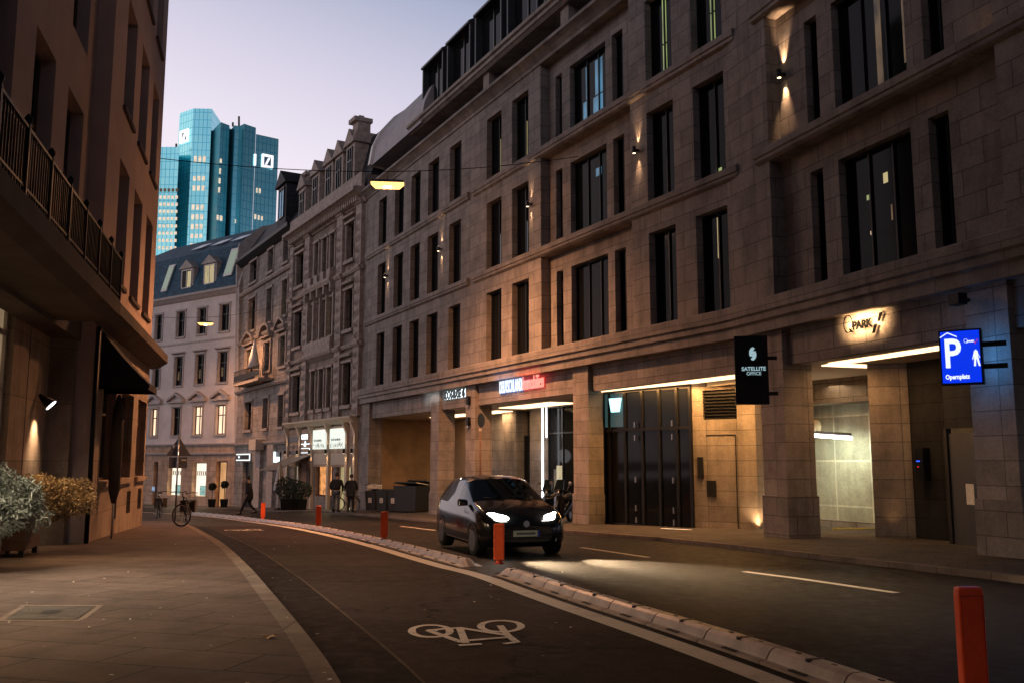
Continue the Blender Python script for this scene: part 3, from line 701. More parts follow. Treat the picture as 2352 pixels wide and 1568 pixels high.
# ceiling of the arcade
m = MB()
cs = [RA.pt(0, 0, -.25), RA.pt(LA, 0, -.25), RB.pt(.2, 0, -.25), RB.pt(RB.L, 0, -.25), RB.pt(RB.L, 0, -8), RA.pt(LA + 2, 0, -8), RA.pt(0, 0, -8)]
m.face([(p.x, p.y, 2.215) for p in cs]); m.face([(p.x, p.y, 3.2) for p in cs[::-1]]); m.build('arcade_ceiling', M['ceil'], office)
def cove(f, s0, s1, o0, o1, e=1.):
    t = MB(); t.fbox(f, s0, s1, 2.185, 2.212, o0, o1); t.build('cove_light', M['e_cove'], office)
def alight(f, s0, s1, o, z, en, col=WARM, w=.35):
    c = f.pt((s0 + s1) / 2, z, o); ang = math.atan2(f.d.y, f.d.x)
    l = bpy.data.lights.new('soffit_light', 'AREA'); l.shape = 'RECTANGLE'; l.size = s1 - s0; l.size_y = w; l.energy = en; l.color = col
    o_ = bpy.data.objects.new('soffit_light', l); COL.objects.link(o_); o_.parent = office; o_.matrix_local = wm(office).inverted() @ Matrix.Translation(c) @ Matrix.Rotation(ang, 4, 'Z')
    return o_
# dividing walls + back walls
m = MB()
def iw(f, s0, s1, o, z0=-3, z1=2.21): m.fquad(f, s0, s1, z0, z1, o)
def sw(f, s, o0, o1, z0=-3, z1=2.21): m.face([f.pt(s, z0, o0), f.pt(s, z0, o1), f.pt(s, z1, o1), f.pt(s, z1, o0)])
iw(RA, 0, 8.0, -4.6); sw(RA, .02, -4.6, 0); sw(RA, 8.0, -7, -4.6)
m.build('arcade_wall', M['backwall'], office)
# bay 1/2
cove(RA, 3.6, 7.7, -3.4, -2.4); alight(RA, 4.2, 6.4, -4.1, 2.14, 70, (1, .55, .22))
m = MB(); m.fbox(RA, 8.0, 12.3, -3, 2.32, -4.4, -4.2)
for k in range(28): z = -2.3 + k * .16; m.fbox(RA, 8.4, 12.0, z, z + .02, -4.2, -4.15)
m.build('roller_shutter', M['cream'], office)
cove(RA, 8.6, 10.9, -3.6, -2.6); alight(RA, 8.8, 10.8, -3.1, 2.14, 60, (1, .6, .3))
# bay 3
f3 = RA.off(-3.4)
P3 = [(f3.s(a, 1000), f3.s(b, 1000)) for a, b in ((1154, 1185), (1187, 1217), (1217, 1244), (1261, 1310))]
MB().fbox(f3, P3[0][0], P3[0][1], -2.3, 2.32, -.6, 0).build('inner_pier', M['lime_col'], office)
MB().fbox(f3, P3[0][1], P3[2][0], -2.3, 1.1, -.5, -.42).build('door', M['black'], office)
MB().fbox(f3, P3[2][0], P3[2][1], -2.3, 2.32, -.6, 0).build('inner_pier', M['lime_col'], office)
m = MB(); iw(f3, P3[0][0] - 3.4, P3[0][0], -.5); iw(f3, P3[0][1], P3[2][0], -1.25); m.build('inner_wall', M['lime'], office)
wg = win(office, f3, (P3[2][1] + .05, P3[2][1] + 3.6, -2.2, 2.25), -.35, (.33, .66), (.75,), name='shopfront')
MB().fbox(f3, P3[2][1] + .45, P3[2][1] + .9, -2.1, -.35, -.33, -.32).build('lit_screen', M['w_dim'], wg)
MB().fbox(f3, f3.s(1263, 1000), f3.s(1263, 1000) + .55, -1.0, -.2, -.32, -.31).build('lit_screen', M['w_yellow'], wg)
sn = f3.s(1248, 1020)
MB().fbox(f3, sn, sn + .05, -1.95, 2.2, .02, .08).build('neon_strip', M['e_neon'], office)
MB().fbox(f3, sn + .32, sn + .355, .95, 2.2, .02, .06).build('neon_strip', M['e_neon'], office)
light('POINT', 'neon_light', f3.pt(sn + .05, .2, .3), 10, (.95, .95, 1), office, rad=.3)
cove(RA, 12.9, 17.2, -2.9, -1.7); alight(RA, 13, 17, -2.2, 2.14, 60, (1, .62, .32))
# bay 4: dark doors, stone niche
D0, D1, D2, D3 = Vector((2.95, 29.2, 0)), Vector((5.15, 26.0, 0)), Vector((6.65, 24.9, 0)), Vector((7.75, 25.6, 0))
fd1 = Fr(D0, D1); fd2 = Fr(D1, D2); fd3 = Fr(D2, D3)
w = win(office, fd1, (0, fd1.L, -2.0, 2.2), 0, (.08, .27, .47, .66, .85), (.70,), name='glass_doors', fw=.09, fm='black', gm='doorglass')
MB().fbox(fd1, .05, .95, 1.05, 2.15, .02, .03).build('transom_pane', emit('transom_glow', (.05, .12, .12), .5), w)
MB().mesh([fd1.pt(a, z, o) for z, a0, a1, o0 in ((1.52, .50, .82, .05), (1.95, .40, .92, .05)) for a, o in ((a0, o0), (a1, o0), (a1, o0 + .08), (a0, o0 + .08))], [(0, 1, 2, 3), (4, 5, 6, 7), (0, 1, 5, 4), (1, 2, 6, 5), (2, 3, 7, 6), (3, 0, 4, 7)]).build('exit_light', M['e_teal'], w)
for s_ in (1.55, 3.15):
    for z in (1.0, .6, -.65, -1.5, -1.85): MB().fbox(fd1, s_, s_ + .035, z, z + .17, .095, .13).build('hinge', M['steel'], w)
m = MB(); wall(m, fd2, 0, fd2.L, -2.1, 2.32, [(.95 * fd2.L / 1.86 * .35, fd2.L * .72, 1.15, 1.98)], .2); wall(m, fd3, 0, fd3.L, -2.1, 2.32, [], .1); m.build('niche_wall', M['lime_col'], office)
m = MB(); a, b = fd2.L * .18, fd2.L * .72
for k in range(9): m.fbox(fd2, a, b, 1.17 + k * .09, 1.2 + k * .09, -.12, -.04)
m.fbox(fd2, a, b, 1.15, 1.98, -.19, -.15); m.build('vent_grille', M['blackm'], office)
m = MB(); a, b = fd2.L * .22, fd2.L * .68; m.fbox(fd2, b, b + .025, -1.9, .72, .002, .012); m.fbox(fd2, a, b, .70, .72, .002, .012); m.build('door_gap', M['black'], office)
MB().fbox(fd2, fd2.L * .08, fd2.L * .17, -.5, .1, .01, .06).build('door_handle', M['blackm'], office); MB().fbox(fd2, fd2.L * .22, fd2.L * .36, -1.0, -.55, .01, .05).build('keypad', M['blackm'], office)
cove(RA, 21.2, LA + .1, -1.10, -.50); cove(RA, 21.0, 22.6, -2.4, -1.9); alight(RA, 22.2, LA, -.8, 2.12, 430, (1, .48, .14))
MB().fbox(RA, 22.6, LA + .1, 2.08, 2.21, -1.45, -1.3).build('soffit_beam', M['ceil'], office)
up = Vector((D2.x - .02, D2.y - .12, gz(D2.y) + .13)); YP = lambda x, Y: Vector((at(x, 1200, Y).x, Y, gz(Y) + .126))
light('SPOT', 'ground_uplight', (up.x, up.y - .03, up.z + .03), 110, (1, .6, .28), office, (up.x + .02, up.y + .12, up.z + 1), 120, 1, rad=.03)
MB().lathe((up.x, up.y - .03, up.z - .01), [(.06, 0), (.06, .012)], 12).build('uplight', M['e_warm'], office)
gs = [YP(1518, 26.0), YP(1672, 24.2)]
def gstrip(a, b, w=.035):
    d = (b - a).normalized(); n = Vector((-d.y, d.x, 0)) * w; MB().face([a - n, b - n, b + n, a + n]).build('ground_light_strip', M['e_strip'], office)
gstrip(*gs); gstrip(YP(1868, 23.6), YP(2003, 22.4)); gstrip(YP(1868, 21.3), YP(1950, 21.6))
# bay 5: garage entrance
g0, g1 = at(1840, 1200, 27.2), at(2060, 1200, 24.2)
fg = Fr(g0, g1); zf = -1.9
m = MB(); m.fquad(fg, -3, fg.L + 4, zf - .3, 2.3, 0); gw = m.build('garage_wall', M['tile'], office)
MB().fbox(fg, -3, fg.L + 4, zf - .3, zf + .25, 0, .12).build('skirting', M['lime_dark'], office)
MB().fbox(fg, -2, fg.L + 1, 1.55, 2.32, .3, 1.0).build('garage_beam', M['lime_dark'], office)
ta, tb = at(1853, 998, 25.6), at(1956, 1005, 24.4)
m = MB(); m.tube([ta, tb], .05, 10); tl = m.build('tube_lamp', M['e_white'], office)
MB().tube([ta + Vector((0, .05, .09)), tb + Vector((0, .05, .09))], .045, 6).build('lamp_housing', M['plastic'], tl)
mid = (ta + tb) / 2; light('AREA', 'tube_light', mid + Vector((-.05, -.05, -.09)), 42, (.95, 1, .72), office, mid + Vector((.25, .35, -1)), size=(1.3, .2))
light('POINT', 'tube_glow', mid + Vector((0, .15, .16)), 4, (.95, 1, .72), office, rad=.1)
p = at(1870, 983, 25.5); MB().lathe(p, [(.05, -.1), (.17, -.08), (.2, .05), (.17, .2), (.1, .24)], 12).build('vent_cowl', M['cream'], office)
pi0, pi1 = at(2010, 1210, 20.9), at(2090, 1210, 20.9)
m = MB(); q_ = at(2016, 1210, 22.6); m.prism([(pi0.x, 20.9), (pi1.x, 20.6), (pi1.x + .9, 22.4), (q_.x, 22.6)], -1.78, 2.21); m.build('inner_pier', M['lime_col'], office)
p2, p3 = at(2090, 1210, 20.8), at(2190, 1210, 19.6)
fk = Fr(p2, p3)
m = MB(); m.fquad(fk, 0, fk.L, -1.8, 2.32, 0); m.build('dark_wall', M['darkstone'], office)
MB().fbox(fk, fk.L * .38, fk.L * .58, -.42, .28, .01, .2).build('ticket_machine', M['black'], office)
MB().fbox(fk, fk.L * .42, fk.L * .50, -.02, .0, .202, .206).build('display', emit('display_blue', (.02, .08, 1), 3), office)
MB().fbox(fk, fk.L * .44, fk.L * .47, -.14, -.125, .202, .206).build('status_light', emit('display_red', (1, .03, .02), 1.5), office)
d0, d1 = at(2190, 1210, 18.6), at(2262, 1210, 17.6); fdr = Fr(d0, d1)
dr = MB().fbox(fdr, 0, fdr.L, -1.75, .55, -.05, 0).build('door', M['bin'], office)
MB().fbox(fdr, -.12, 0, -1.75, .65, -.08, .03).build('door_frame', M['black'], dr); MB().fbox(fdr, fdr.L * .5, fdr.L * .75, -.85, -.45, .003, .008).build('notice', M['paper'], dr)
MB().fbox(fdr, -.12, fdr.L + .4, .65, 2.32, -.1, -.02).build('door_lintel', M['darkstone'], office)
cove(RB, 2.6, 7.2, -1.25, -.82); cove(RB, 2.15, 2.6, -3.5, -1.0); alight(RB, 2.7, 4.4, -1.2, 2.12, 24, (1, .48, .16), .4)
light('AREA', 'garage_ceiling_light', at(1925, 880, 24) , 9, (1, .7, .4), office, at(1925, 1300, 24), size=(1.5, .5))
light('SPOT', 'ground_uplight', Vector((pi0.x + .28, 20.55, -1.6)), 7, (1, .52, .2), office, (pi0.x + .4, 21.0, 1.2), 80, 1, rad=.03)
k0 = gp(1905, 1199, .13)
for k in range(2): 
    a = YP(1915 + k * 50, 24.4); MB().box(a.x, a.x + .55, a.y, a.y + .12, a.z - .05, a.z + .07).build('yellow_kerb', plain('yellow_paint', (.45, .30, .03), .6), office)
# wall lamps
def sconce(f, x, y, label, en=110, o=.0):
    s_, z = f.hit(x, y)
    t = empty('wall_lamp', label, 'wall lamp', f.pt(s_, z, 0), 0, 'small black up and down lamps on the limestone wall')
    c = f.pt(s_, z, .17)
    MB().lathe(c, [(.055, -.1), (.062, -.1), (.062, .1), (.055, .1)], 14).build('body', M['blackm'], t)
    MB().fbox(f, s_ - .03, s_ + .03, z - .03, z + .03, 0, .12).build('bracket', M['blackm'], t)
    m = MB(); m.lathe(c, [(.045, -.106), (.045, -.103)], 10); m.lathe(c, [(.045, .103), (.045, .106)], 10); m.build('lens', M['e_warm'], t)
    for sg in (-1, 1): light('SPOT', 'beam', c - f.n * .07 + Vector((0, 0, sg * .125)), en * .55, (1, .60, .33), t, c - f.n * .34 + Vector((0, 0, sg * 1.6)), 44, .9, rad=.02)
sconce(RA, 891, 634, 'small black wall lamp between the two leftmost windows of the limestone facade')
sconce(RA, 1015, 573, 'small black wall lamp left of the fifth narrow window, under the street lamp glow')
sconce(RA, 1221, 470, 'small black wall lamp beside the facade recess, above the red and white lit sign')
sconce(RA, 1467, 347, 'small black wall lamp left of two windows in the middle of the right block', 140)
sconce(RBc, 1803, 172, 'brightest small black wall lamp in the strip right of the blank stone panel', 420)
sconce(RB, 2233, -40, 'small black wall lamp above the top edge of the picture at far right', 180)
# ------------------------------------------------------------------ signs on the office building
FS = RA.off(-.14)
def tfn(f, s0, z0, o): return lambda x, y, z: f.pt(s0 + x, z0 + y, o + z)
def letters(par, f, body, x0, x1, ypix, h, mats, o=.05, halo=None, space=1., name='lettering', bold=.004, back=.03):
    s0, z0 = f.hit(x0, ypix); s1 = f.s(x1, ypix)
    mm = MB(); textmesh(mm, body, 1, lambda x, y, z: Vector((x, y, z)), 0); wd = max(v.x for v in mm.v) - min(v.x for v in mm.v); hh = max(v.y for v in mm.v)
    k = h / hh; sx = (s1 - s0) / (wd * k)
    if halo:
        m = MB(); textmesh(m, body, k, tfn(f, s0, z0, .012), .01, sx, bold=halo[1]); m.build(name + '_glow', M[halo[0]], par)
    m = MB(); textmesh(m, body, k, tfn(f, s0, z0, o), back, sx, bold=bold); return m.build(name, M[mats], par)
sg = empty('address_sign', 'backlit HOCHSTRASSE 46 lettering in dark letters on the limestone fascia', 'sign', FS.pt(9.2, 2.6, 0))
letters(sg, FS, 'HOCHSTRASSE 46', 1022, 1070, 917, .34, 'blackm', halo=('e_halo', .008))
light('AREA', 'halo_light', FS.pt(9.6, 2.75, .25), 3, (.75, .9, 1), sg, FS.pt(9.6, 2.75, 0), size=(2.2, .4))
sg = empty('company_sign', 'glowing DEUTSCHLAND.Immobilien sign, white on blue and pink on red', 'sign', FS.pt(14.5, 2.6, 0))
letters(sg, FS, 'DEUTSCHLAND.', 1151, 1204, 903, .46, 'e_lwhite', o=.06, halo=('e_hblue', .03), bold=.001)
letters(sg, FS, 'Immobilien', 1204, 1252, 895, .50, 'e_lred', o=.06, halo=('e_hred', .04), bold=.001, name='red_lettering')
light('AREA', 'blue_glow', FS.pt(FS.s(1175, 890), 2.85, .5), 5, (.25, .45, 1), sg, FS.pt(FS.s(1175, 890), 2.85, 0), size=(1.6, .4))
light('AREA', 'red_glow', FS.pt(FS.s(1230, 885), 2.9, .5), 9, (1, .05, .05), sg, FS.pt(FS.s(1230, 885), 2.8, 0), size=(1.6, .4))
FQ = RB.off(-.14)
def qlogo(par, f, s0, z0, H, md, mr, o, halo=None, wide=1.):
    # ring Q, PARK and two slanted bars
    def build(off, mq, mbar, oo, nm):
        m = MB(); n = 28; a_, b_ = .36 * H, .5 * H; w0, w1 = .10 * H + off, .035 * H + off
        for i in range(n):
            t0, t1 = 2 * math.pi * i / n, 2 * math.pi * (i + 1) / n
            def P(t, q): 
                w = w0 if abs(math.cos(t)) > .5 else w1 + (w0 - w1) * abs(math.cos(t)) / .5
                r = 1 + (q * w - w / 2) / b_; return f.pt(s0 + wide * (a_ + a_ * math.cos(t) * r), z0 + b_ + b_ * math.sin(t) * r, oo)
            m.face([P(t0, 0), P(t1, 0), P(t1, 1), P(t0, 1)])
        m.face([f.pt(s0 + wide * (.38 * H - off), z0 + .22 * H + off, oo), f.pt(s0 + wide * (.55 * H), z0 - .03 * H - off, oo), f.pt(s0 + wide * (.80 * H + off), z0 - .03 * H - off, oo), f.pt(s0 + wide * (.52 * H + off), z0 + .22 * H + off, oo)])
        textmesh(m, 'PARK', H * .62, tfn(f, s0 + wide * .74 * H, z0 + .12 * H, oo), .012, 1.0 * wide, bold=.03 * H + off)
        m.build(nm, M[mq], par)
        m = MB(); u = s0 + wide * 2.5 * H
        for (a, b, c, d, z_a, z_b) in ((.18, .40, .62, .36, .30, .78), (-.28, -.02, .20, -.06, -.30, .20)):
            m.face([f.pt(u + wide * (a * H - off), z0 + z_a * H - off, oo), f.pt(u + wide * (b * H + off), z0 + z_a * H - off, oo), f.pt(u + wide * (c * H + off), z0 + z_b * H + off, oo), f.pt(u + wide * (d * H - off), z0 + z_b * H + off, oo)])
        m.build(nm + '_bars', M[mbar], par)
    if halo: build(.014, halo, halo, o - .045, 'halo')
    build(0, md, mr, o, 'logo')
M['darkred'] = plain('dark_red_bar', (.10, .012, .01), .5, 0, 5, .1, 0)
q0, qz = FQ.hit(1945, 764)
sg = empty('garage_sign', 'warm backlit Q PARK letters in black with red bars above the garage entrance', 'sign', FQ.pt(q0, qz, 0))
qw = FQ.s(2035, 745) - q0
qlogo(sg, FQ, q0, qz - .02, .36, 'letterblack', 'letterblack', .07, None, wide=qw / (3.12 * .36))
light('AREA', 'halo_light', FQ.pt(q0 + qw * .5, qz + .14, .30), 34, (1, .60, .28), sg, FQ.pt(q0 + qw * .5, qz + .14, 0), size=(1.0, .16), spot=120)
# projecting box signs
def boxsign(name, label, Y, x0, x1, y0, y1, th, skew, mat_b, cat='sign'):
    a, b = at(x0, (y0 + y1) / 2, Y), at(x1, (y0 + y1) / 2, Y + skew); f = Fr(a, b); z0, z1 = at(x0, y1, Y).z, at(x0, y0, Y).z
    t = empty(name, label, cat, f.pt(0, z0, 0)); MB().fbox(f, 0, f.L, z0, z1, -th, 0).build('case', M[mat_b], t, bevel=.01); return t, f, z0, z1
t, f, z0, z1 = boxsign('office_sign', 'tall black projecting sign reading SATELLITE OFFICE below a pale S emblem', 20.6, 1688, 1765, 772, 928, .18, -.15, 'black')
H = z1 - z0; Wd = f.L
for txt, fz, h, w in (('SATELLITE', .49, .055, .72), ('OFFICE', .425, .047, .44)):
    mm = MB(); textmesh(mm, txt, 1, lambda x, y, z: Vector((x, y, z)), 0); wd = max(v.x for v in mm.v); k = h * H / .7
    m = MB(); textmesh(m, txt, k, tfn(f, Wd * (.56 - w / 2), z0 + fz * H, .006), .008, Wd * w / (wd * k), bold=.001 if txt[0] == 'O' else .003); m.build('lettering', M['e_satellite'], t)
m = MB(); cx, cz, q = Wd * .55, z0 + H * .735, H * .105
def crescent(sg_):
    P = []
    for k in range(13): a = R(100 + k * 9.5 * 1.0); P.append((math.cos(a) * q * .62 + q * .18, math.sin(a) * q * .85 + q * .10))
    Q = []
    for k in range(13): a = R(100 + k * 9.5); Q.append((math.cos(a) * q * .62 * .45 + q * .42 - k * .004 * q * 3, math.sin(a) * q * .85 * (.86 - .012 * k) + q * (.02)))
    for k in range(12):
        pts = [P[k], P[k + 1], Q[k + 1], Q[k]]; m.face([f.pt(cx + sg_ * (x - q * .05), cz + sg_ * z, .012) for x, z in pts])
crescent(1); crescent(-1); m.build('emblem', M['e_satellite'], t)
MB().build('bracket', M['black'], t); MB().fbox(f, Wd, Wd + .2, z1 - .55, z1 - .47, -.12, -.04).build('bracket', M['black'], t); MB().fbox(f, Wd, Wd + .2, z0 + .2, z0 + .28, -.12, -.04).build('bracket', M['black'], t)
t, f, z0, z1 = boxsign('parking_sign', 'lit blue parking sign with a white P under a roof mark and the word Opernplatz', 15.2, 2158, 2257, 760, 884, .2, -.35, 'black')
H = z1 - z0; Wd = f.L
MB().fbox(f, .03, Wd - .03, z0 + .03, z1 - .03, .002, .012).build('lit_face', M['e_blue'], t)
wt = M['e_signwhite']
m = MB(); textmesh(m, 'P', H * .74, tfn(f, Wd * .10, z0 + H * .32, .014), .008, .78, bold=.012); m.build('letter_p', wt, t)
m = MB()
for x0, y0, x1, y1 in ((.04, .855, .22, .935), (.22, .935, .44, .855)):
    m.face([f.pt(Wd * x0, z0 + H * y0, .02), f.pt(Wd * x1, z0 + H * y1, .02), f.pt(Wd * x1, z0 + H * (y1 + .022), .02), f.pt(Wd * x0, z0 + H * (y0 + .022), .02)])
m.build('roof_mark', wt, t)
m = MB(); mm = MB(); textmesh(mm, 'Opernplatz', 1, lambda x, y, z: Vector((x, y, z)), 0); wd = max(v.x for v in mm.v); k = H * .115
textmesh(m, 'Opernplatz', k, tfn(f, Wd * .12, z0 + H * .105, .014), .006, Wd * .56 / (wd * k), bold=.004); m.build('lettering', wt, t)
m = MB(); pc, pb = Wd * .86, z0 + H * .32
m.lathe(f.pt(pc - .0, pb + H * .275, .018), [(.001, 0), (.022, .001)], 12, 'y')
for P in ([(-.03, .24), (.025, .24), (.03, .12), (-.035, .12)], [(-.03, .13), (.0, .13), (-.012, 0), (-.04, 0)], [(0, .13), (.03, .13), (.055, 0), (.028, 0)], [(.02, .22), (.03, .20), (.055, .13), (.045, .125)], [(-.03, .22), (-.022, .2), (-.05, .10), (-.06, .11)]):
    m.face([f.pt(pc + x * 1.05, pb + z * 1.05, .02) for x, z in P])
m.build('pedestrian_symbol', wt, t)
M['e_bars'] = emit('sign_red_bar', (.6, .02, .05), .8)
qlogo(t, f, Wd * .60, z0 + H * .745, Wd * .105, 'e_signwhite', 'e_bars', .02)
MB().build('bracket', M['black'], t); MB().fbox(f, Wd * .99, Wd + .35, z1 - .3, z1 - .22, -.14, -.06).build('bracket', M['black'], t); MB().fbox(f, Wd * .99, Wd + .35, z0 + .25, z0 + .33, -.14, -.06).build('bracket', M['black'], t)
light('AREA', 'sign_glow', f.pt(Wd * .5, (z0 + z1) / 2, .08), 5, (.05, .25, 1), t, f.pt(Wd * .5, (z0 + z1) / 2, 1), size=(.6, .8))
light('AREA', 'sign_glow_back', f.pt(Wd * .8, (z0 + z1) / 2, -.25), 5, (.05, .35, 1), t, f.pt(Wd * 1.1, (z0 + z1) / 2, -1), size=(.5, .8))
# ------------------------------------------------------------------ ornate sandstone building E
FE = Fr((-14.7, 60), (-8.03, 48.9)); zE = -3.1
eb = empty('ornate_townhouse', 'ornate brown sandstone townhouse with studded pilasters and gabled dormers above the pub', 'building', FE.pt(FE.L / 2, zE, -4))
es = lambda x, y=800: FE.s(x, y)
EW = [(677, 694), (719, 728), (737, 747), (755, 765), (792, 810)]
ER = [(3.1, 5.45, 1), (7.35, 9.6, 2), (11.35, 13.5, 3)]
cols = [(es(a), es(b)) for a, b in EW]
m = MB(); ops = [(a, b, z0, z1) for a, b in cols for z0, z1, _ in ER]
wall(m, FE, 0, FE.L, 2.35, 14.7, ops, .35); wall(m, FE, 0, FE.L, zE - .3, 2.35, [(es(733), es(772), -2.1, .15), (es(780), es(812), -2.9, .15), (es(700) - 1.6, es(700) - .3, -2.0, .2)], .3)
m.face([FE.pt(FE.L, zE, 0), FE.pt(FE.L, zE, -9), FE.pt(FE.L, 15, -9), FE.pt(FE.L, 15, 0)]); m.face([FE.pt(0, zE, 0), FE.pt(0, zE, -9), FE.pt(0, 15, -9), FE.pt(0, 15, 0)])
m.build('facade_wall', M['sand'], eb)
for i, (a, b) in enumerate(cols):
    for z0, z1, r in ER:
        lit = ()
        if r == 2 and i == 1: lit = [(.55, .8, .04, .55, 'w_dim'), (.55, .8, .62, .9, 'w_yellow')]
        if r == 2 and i == 3: lit = [(.5, .85, .04, .9, 'w_yellow')]
        if r == 2 and i == 4: lit = [(.86, .97, .3, .9, 'w_dim')]
        win(eb, FE, (a, b, z0, z1), -.32, (.5,), (.68,), fw=.07, lit=lit)
        m = MB(); m.fbox(FE, a - .16, b + .16, z0 - .22, z0 - .02, 0, .2); m.fbox(FE, a - .13, a - .01, z0, z1, 0, .09); m.fbox(FE, b + .01, b + .13, z0, z1, 0, .09)
        m.fbox(FE, a - .2, b + .2, z1 + .02, z1 + .16, 0, .16)
        if i in (0, 4): m.sweep(FE, a - .25, b + .25, [(0, z1 + .35), (.26, z1 + .35), (.30, z1 + .47), (.1, z1 + .6), (0, z1 + .6)])
        m.build('window_surround', M['sand2'], eb)
for a, b in ((667, 674), (701, 711), (775, 788), (819, 832)):
    sa, sb = es(a), es(b)
    for z0, z1 in ((2.4, 6.2), (6.5, 10.4), (10.7, 14.2)):
        m = MB(); m.fbox(FE, sa, sb, z0, z1, 0, .22); n = int((z1 - z0) / .62)
        for k in range(n):
            z = z0 + .3 + k * .62; c = FE.pt((sa + sb) / 2, z, .22); w = (sb - sa) * .32
            P = [FE.pt((sa + sb) / 2 + x * w, z + y * .2, .222) for x, y in ((-1, -1), (1, -1), (1, 1), (-1, 1))]; tip = FE.pt((sa + sb) / 2, z, .40)
            for q in range(4): m.face([P[q], P[(q + 1) % 4], tip])
        m.build('studded_pilaster', M['sand2'], eb)
        MB().sweep(FE, sa - .1, sb + .1, [(0, z1), (.28, z1), (.38, z1 + .14), (.38, z1 + .24), (0, z1 + .24)]).build('capital', M['sand2'], eb)
m = MB()
for z in (6.25, 10.45): m.sweep(FE, 0, FE.L, [(0, z), (.15, z), (.22, z + .12), (.22, z + .2), (0, z + .2)])
m.build('string_course', M['sand2'], eb)
# middle bay window of the upper floors
b0, b1 = es(713), es(772)
MB().sweep(FE, b0, b1, [(0, 6.0), (.35, 6.25), (.42, 6.4), (.42, 7.1), (.36, 7.2), (0, 7.2)]).build('bay_balcony', M['sand2'], eb)
for k in range(5):
    s_ = b0 + (b1 - b0) * k / 4; m = MB(); m.fbox(FE, s_ - .09, s_ + .09, 7.2, 9.8, .02, .30); m.fbox(FE, s_ - .1, s_ + .1, 9.8, 10.3, .02, .5); m.build('bay_column', M['sand2'], eb)
MB().sweep(FE, b0 - .1, b1 + .1, [(0, 10.3), (.5, 10.3), (.6, 10.5), (.6, 10.65), (0, 10.65)]).build('bay_cornice', M['sand2'], eb)
for k in range(4): s_ = b0 + (b1 - b0) * (k + .5) / 4; MB().fbox(FE, s_ - .3, s_ + .3, 10.65, 11.25, .0, .42).build('bay_parapet', M['sand2'], eb)
for k in range(3): s_ = b0 + (b1 - b0) * (k + .5) / 3; MB().fbox(FE, s_ - .32, s_ + .32, 2.5, 2.95, .01, .07).build('relief_panel', M['sand2'], eb)
MB().sweep(FE, -.05, FE.L + .05, [(-.3, 14.2), (.1, 14.2), (.25, 14.5), (.7, 14.72), (.85, 14.75), (.85, 14.95), (.7, 15.02), (-.3, 15.02)]).build('cornice', M['sand2'], eb)
m = MB(); n = 40
for k in range(n): s_ = .2 + k * (FE.L - .4) / n; m.fbox(FE, s_, s_ + .14, 14.3, 14.66, .1, .5)
m.build('cornice_brackets', M['sand2'], eb)
MB().sweep(FE, 0, FE.L, [(.35, 15.02), (.35, 15.9), (.15, 15.9), (.15, 15.02)]).build('parapet', M['sand2'], eb)
MB().sweep(FE, 0, FE.L, [(0, 15.02), (-.9, 18.6), (-3, 19.2), (-9, 19.2), (-9, 15)]).build('roof', M['darkslate'], eb)
for x, w, zt in ((697, 1.1, 17.9), (727, 1.15, 18.1), (757, 1.15, 18.1), (780, 1.1, 18.1), (806, 1.1, 18.2)):
    sc_m = es(x, 480); d = MB(); d.fbox(FE, sc_m - w * .62, sc_m + w * .62, 15.05, zt, -2.2, .1); 
    d.mesh([FE.pt(sc_m - w * .8, zt, .25), FE.pt(sc_m + w * .8, zt, .25), FE.pt(sc_m, zt + .95, .25), FE.pt(sc_m - w * .8, zt, -2.6), FE.pt(sc_m + w * .8, zt, -2.6), FE.pt(sc_m, zt + .95, -2.6)], [(0, 1, 2), (5, 4, 3), (0, 2, 5, 3), (1, 4, 5, 2), (0, 3, 4, 1)])
    dd = d.build('dormer', M['sand2'], eb); win(dd, FE, (sc_m - w * .33, sc_m + w * .33, 15.7, zt - .2), .11, (.5,), (.65,))
for x, y1, y2 in ((701, 397, 470), (813, 272, 420)):
    s_, zt = FE.hit(x, y1); m = MB(); m.fbox(FE, s_ - .55, s_ + .5, 15.2, zt - .9, -1.2, .05); m.fbox(FE, s_ - .42, s_ + .36, zt - .9, zt - .25, -.9, -.1)
    m.sweep(FE, s_ - .62, s_ + .55, [(.2, zt - 1.4), (.2, zt - 1.25), (-1.3, zt - 1.25), (-1.3, zt - 1.4)]); m.sweep(FE, s_ - .55, s_ + .45, [(.12, zt - .25), (.12, zt), (-1.0, zt), (-1.0, zt - .25)])
    m.fbox(FE, s_ - .2, s_ + .1, zt, zt + .22, -.6, -.3); m.build('chimney', M['sand2'], eb)
m = MB(); s_, zt = FE.hit(741, 378)
m.tube([FE.pt(s_, 18.5, -1), FE.pt(s_, zt, -1)], .03, 5); m.tube([FE.pt(s_ - .5, zt - .5, -1), FE.pt(s_ + .9, zt - .2, -1)], .02, 5); m.tube([FE.pt(s_ - .5, zt - .5, -1), FE.pt(s_ - .5, 18.6, -1)], .02, 5); m.tube([FE.pt(s_ + .2, zt, -1), FE.pt(s_ + .9, zt + .4, -1)], .02, 5)
m.build('roof_antenna', M['black'], eb)
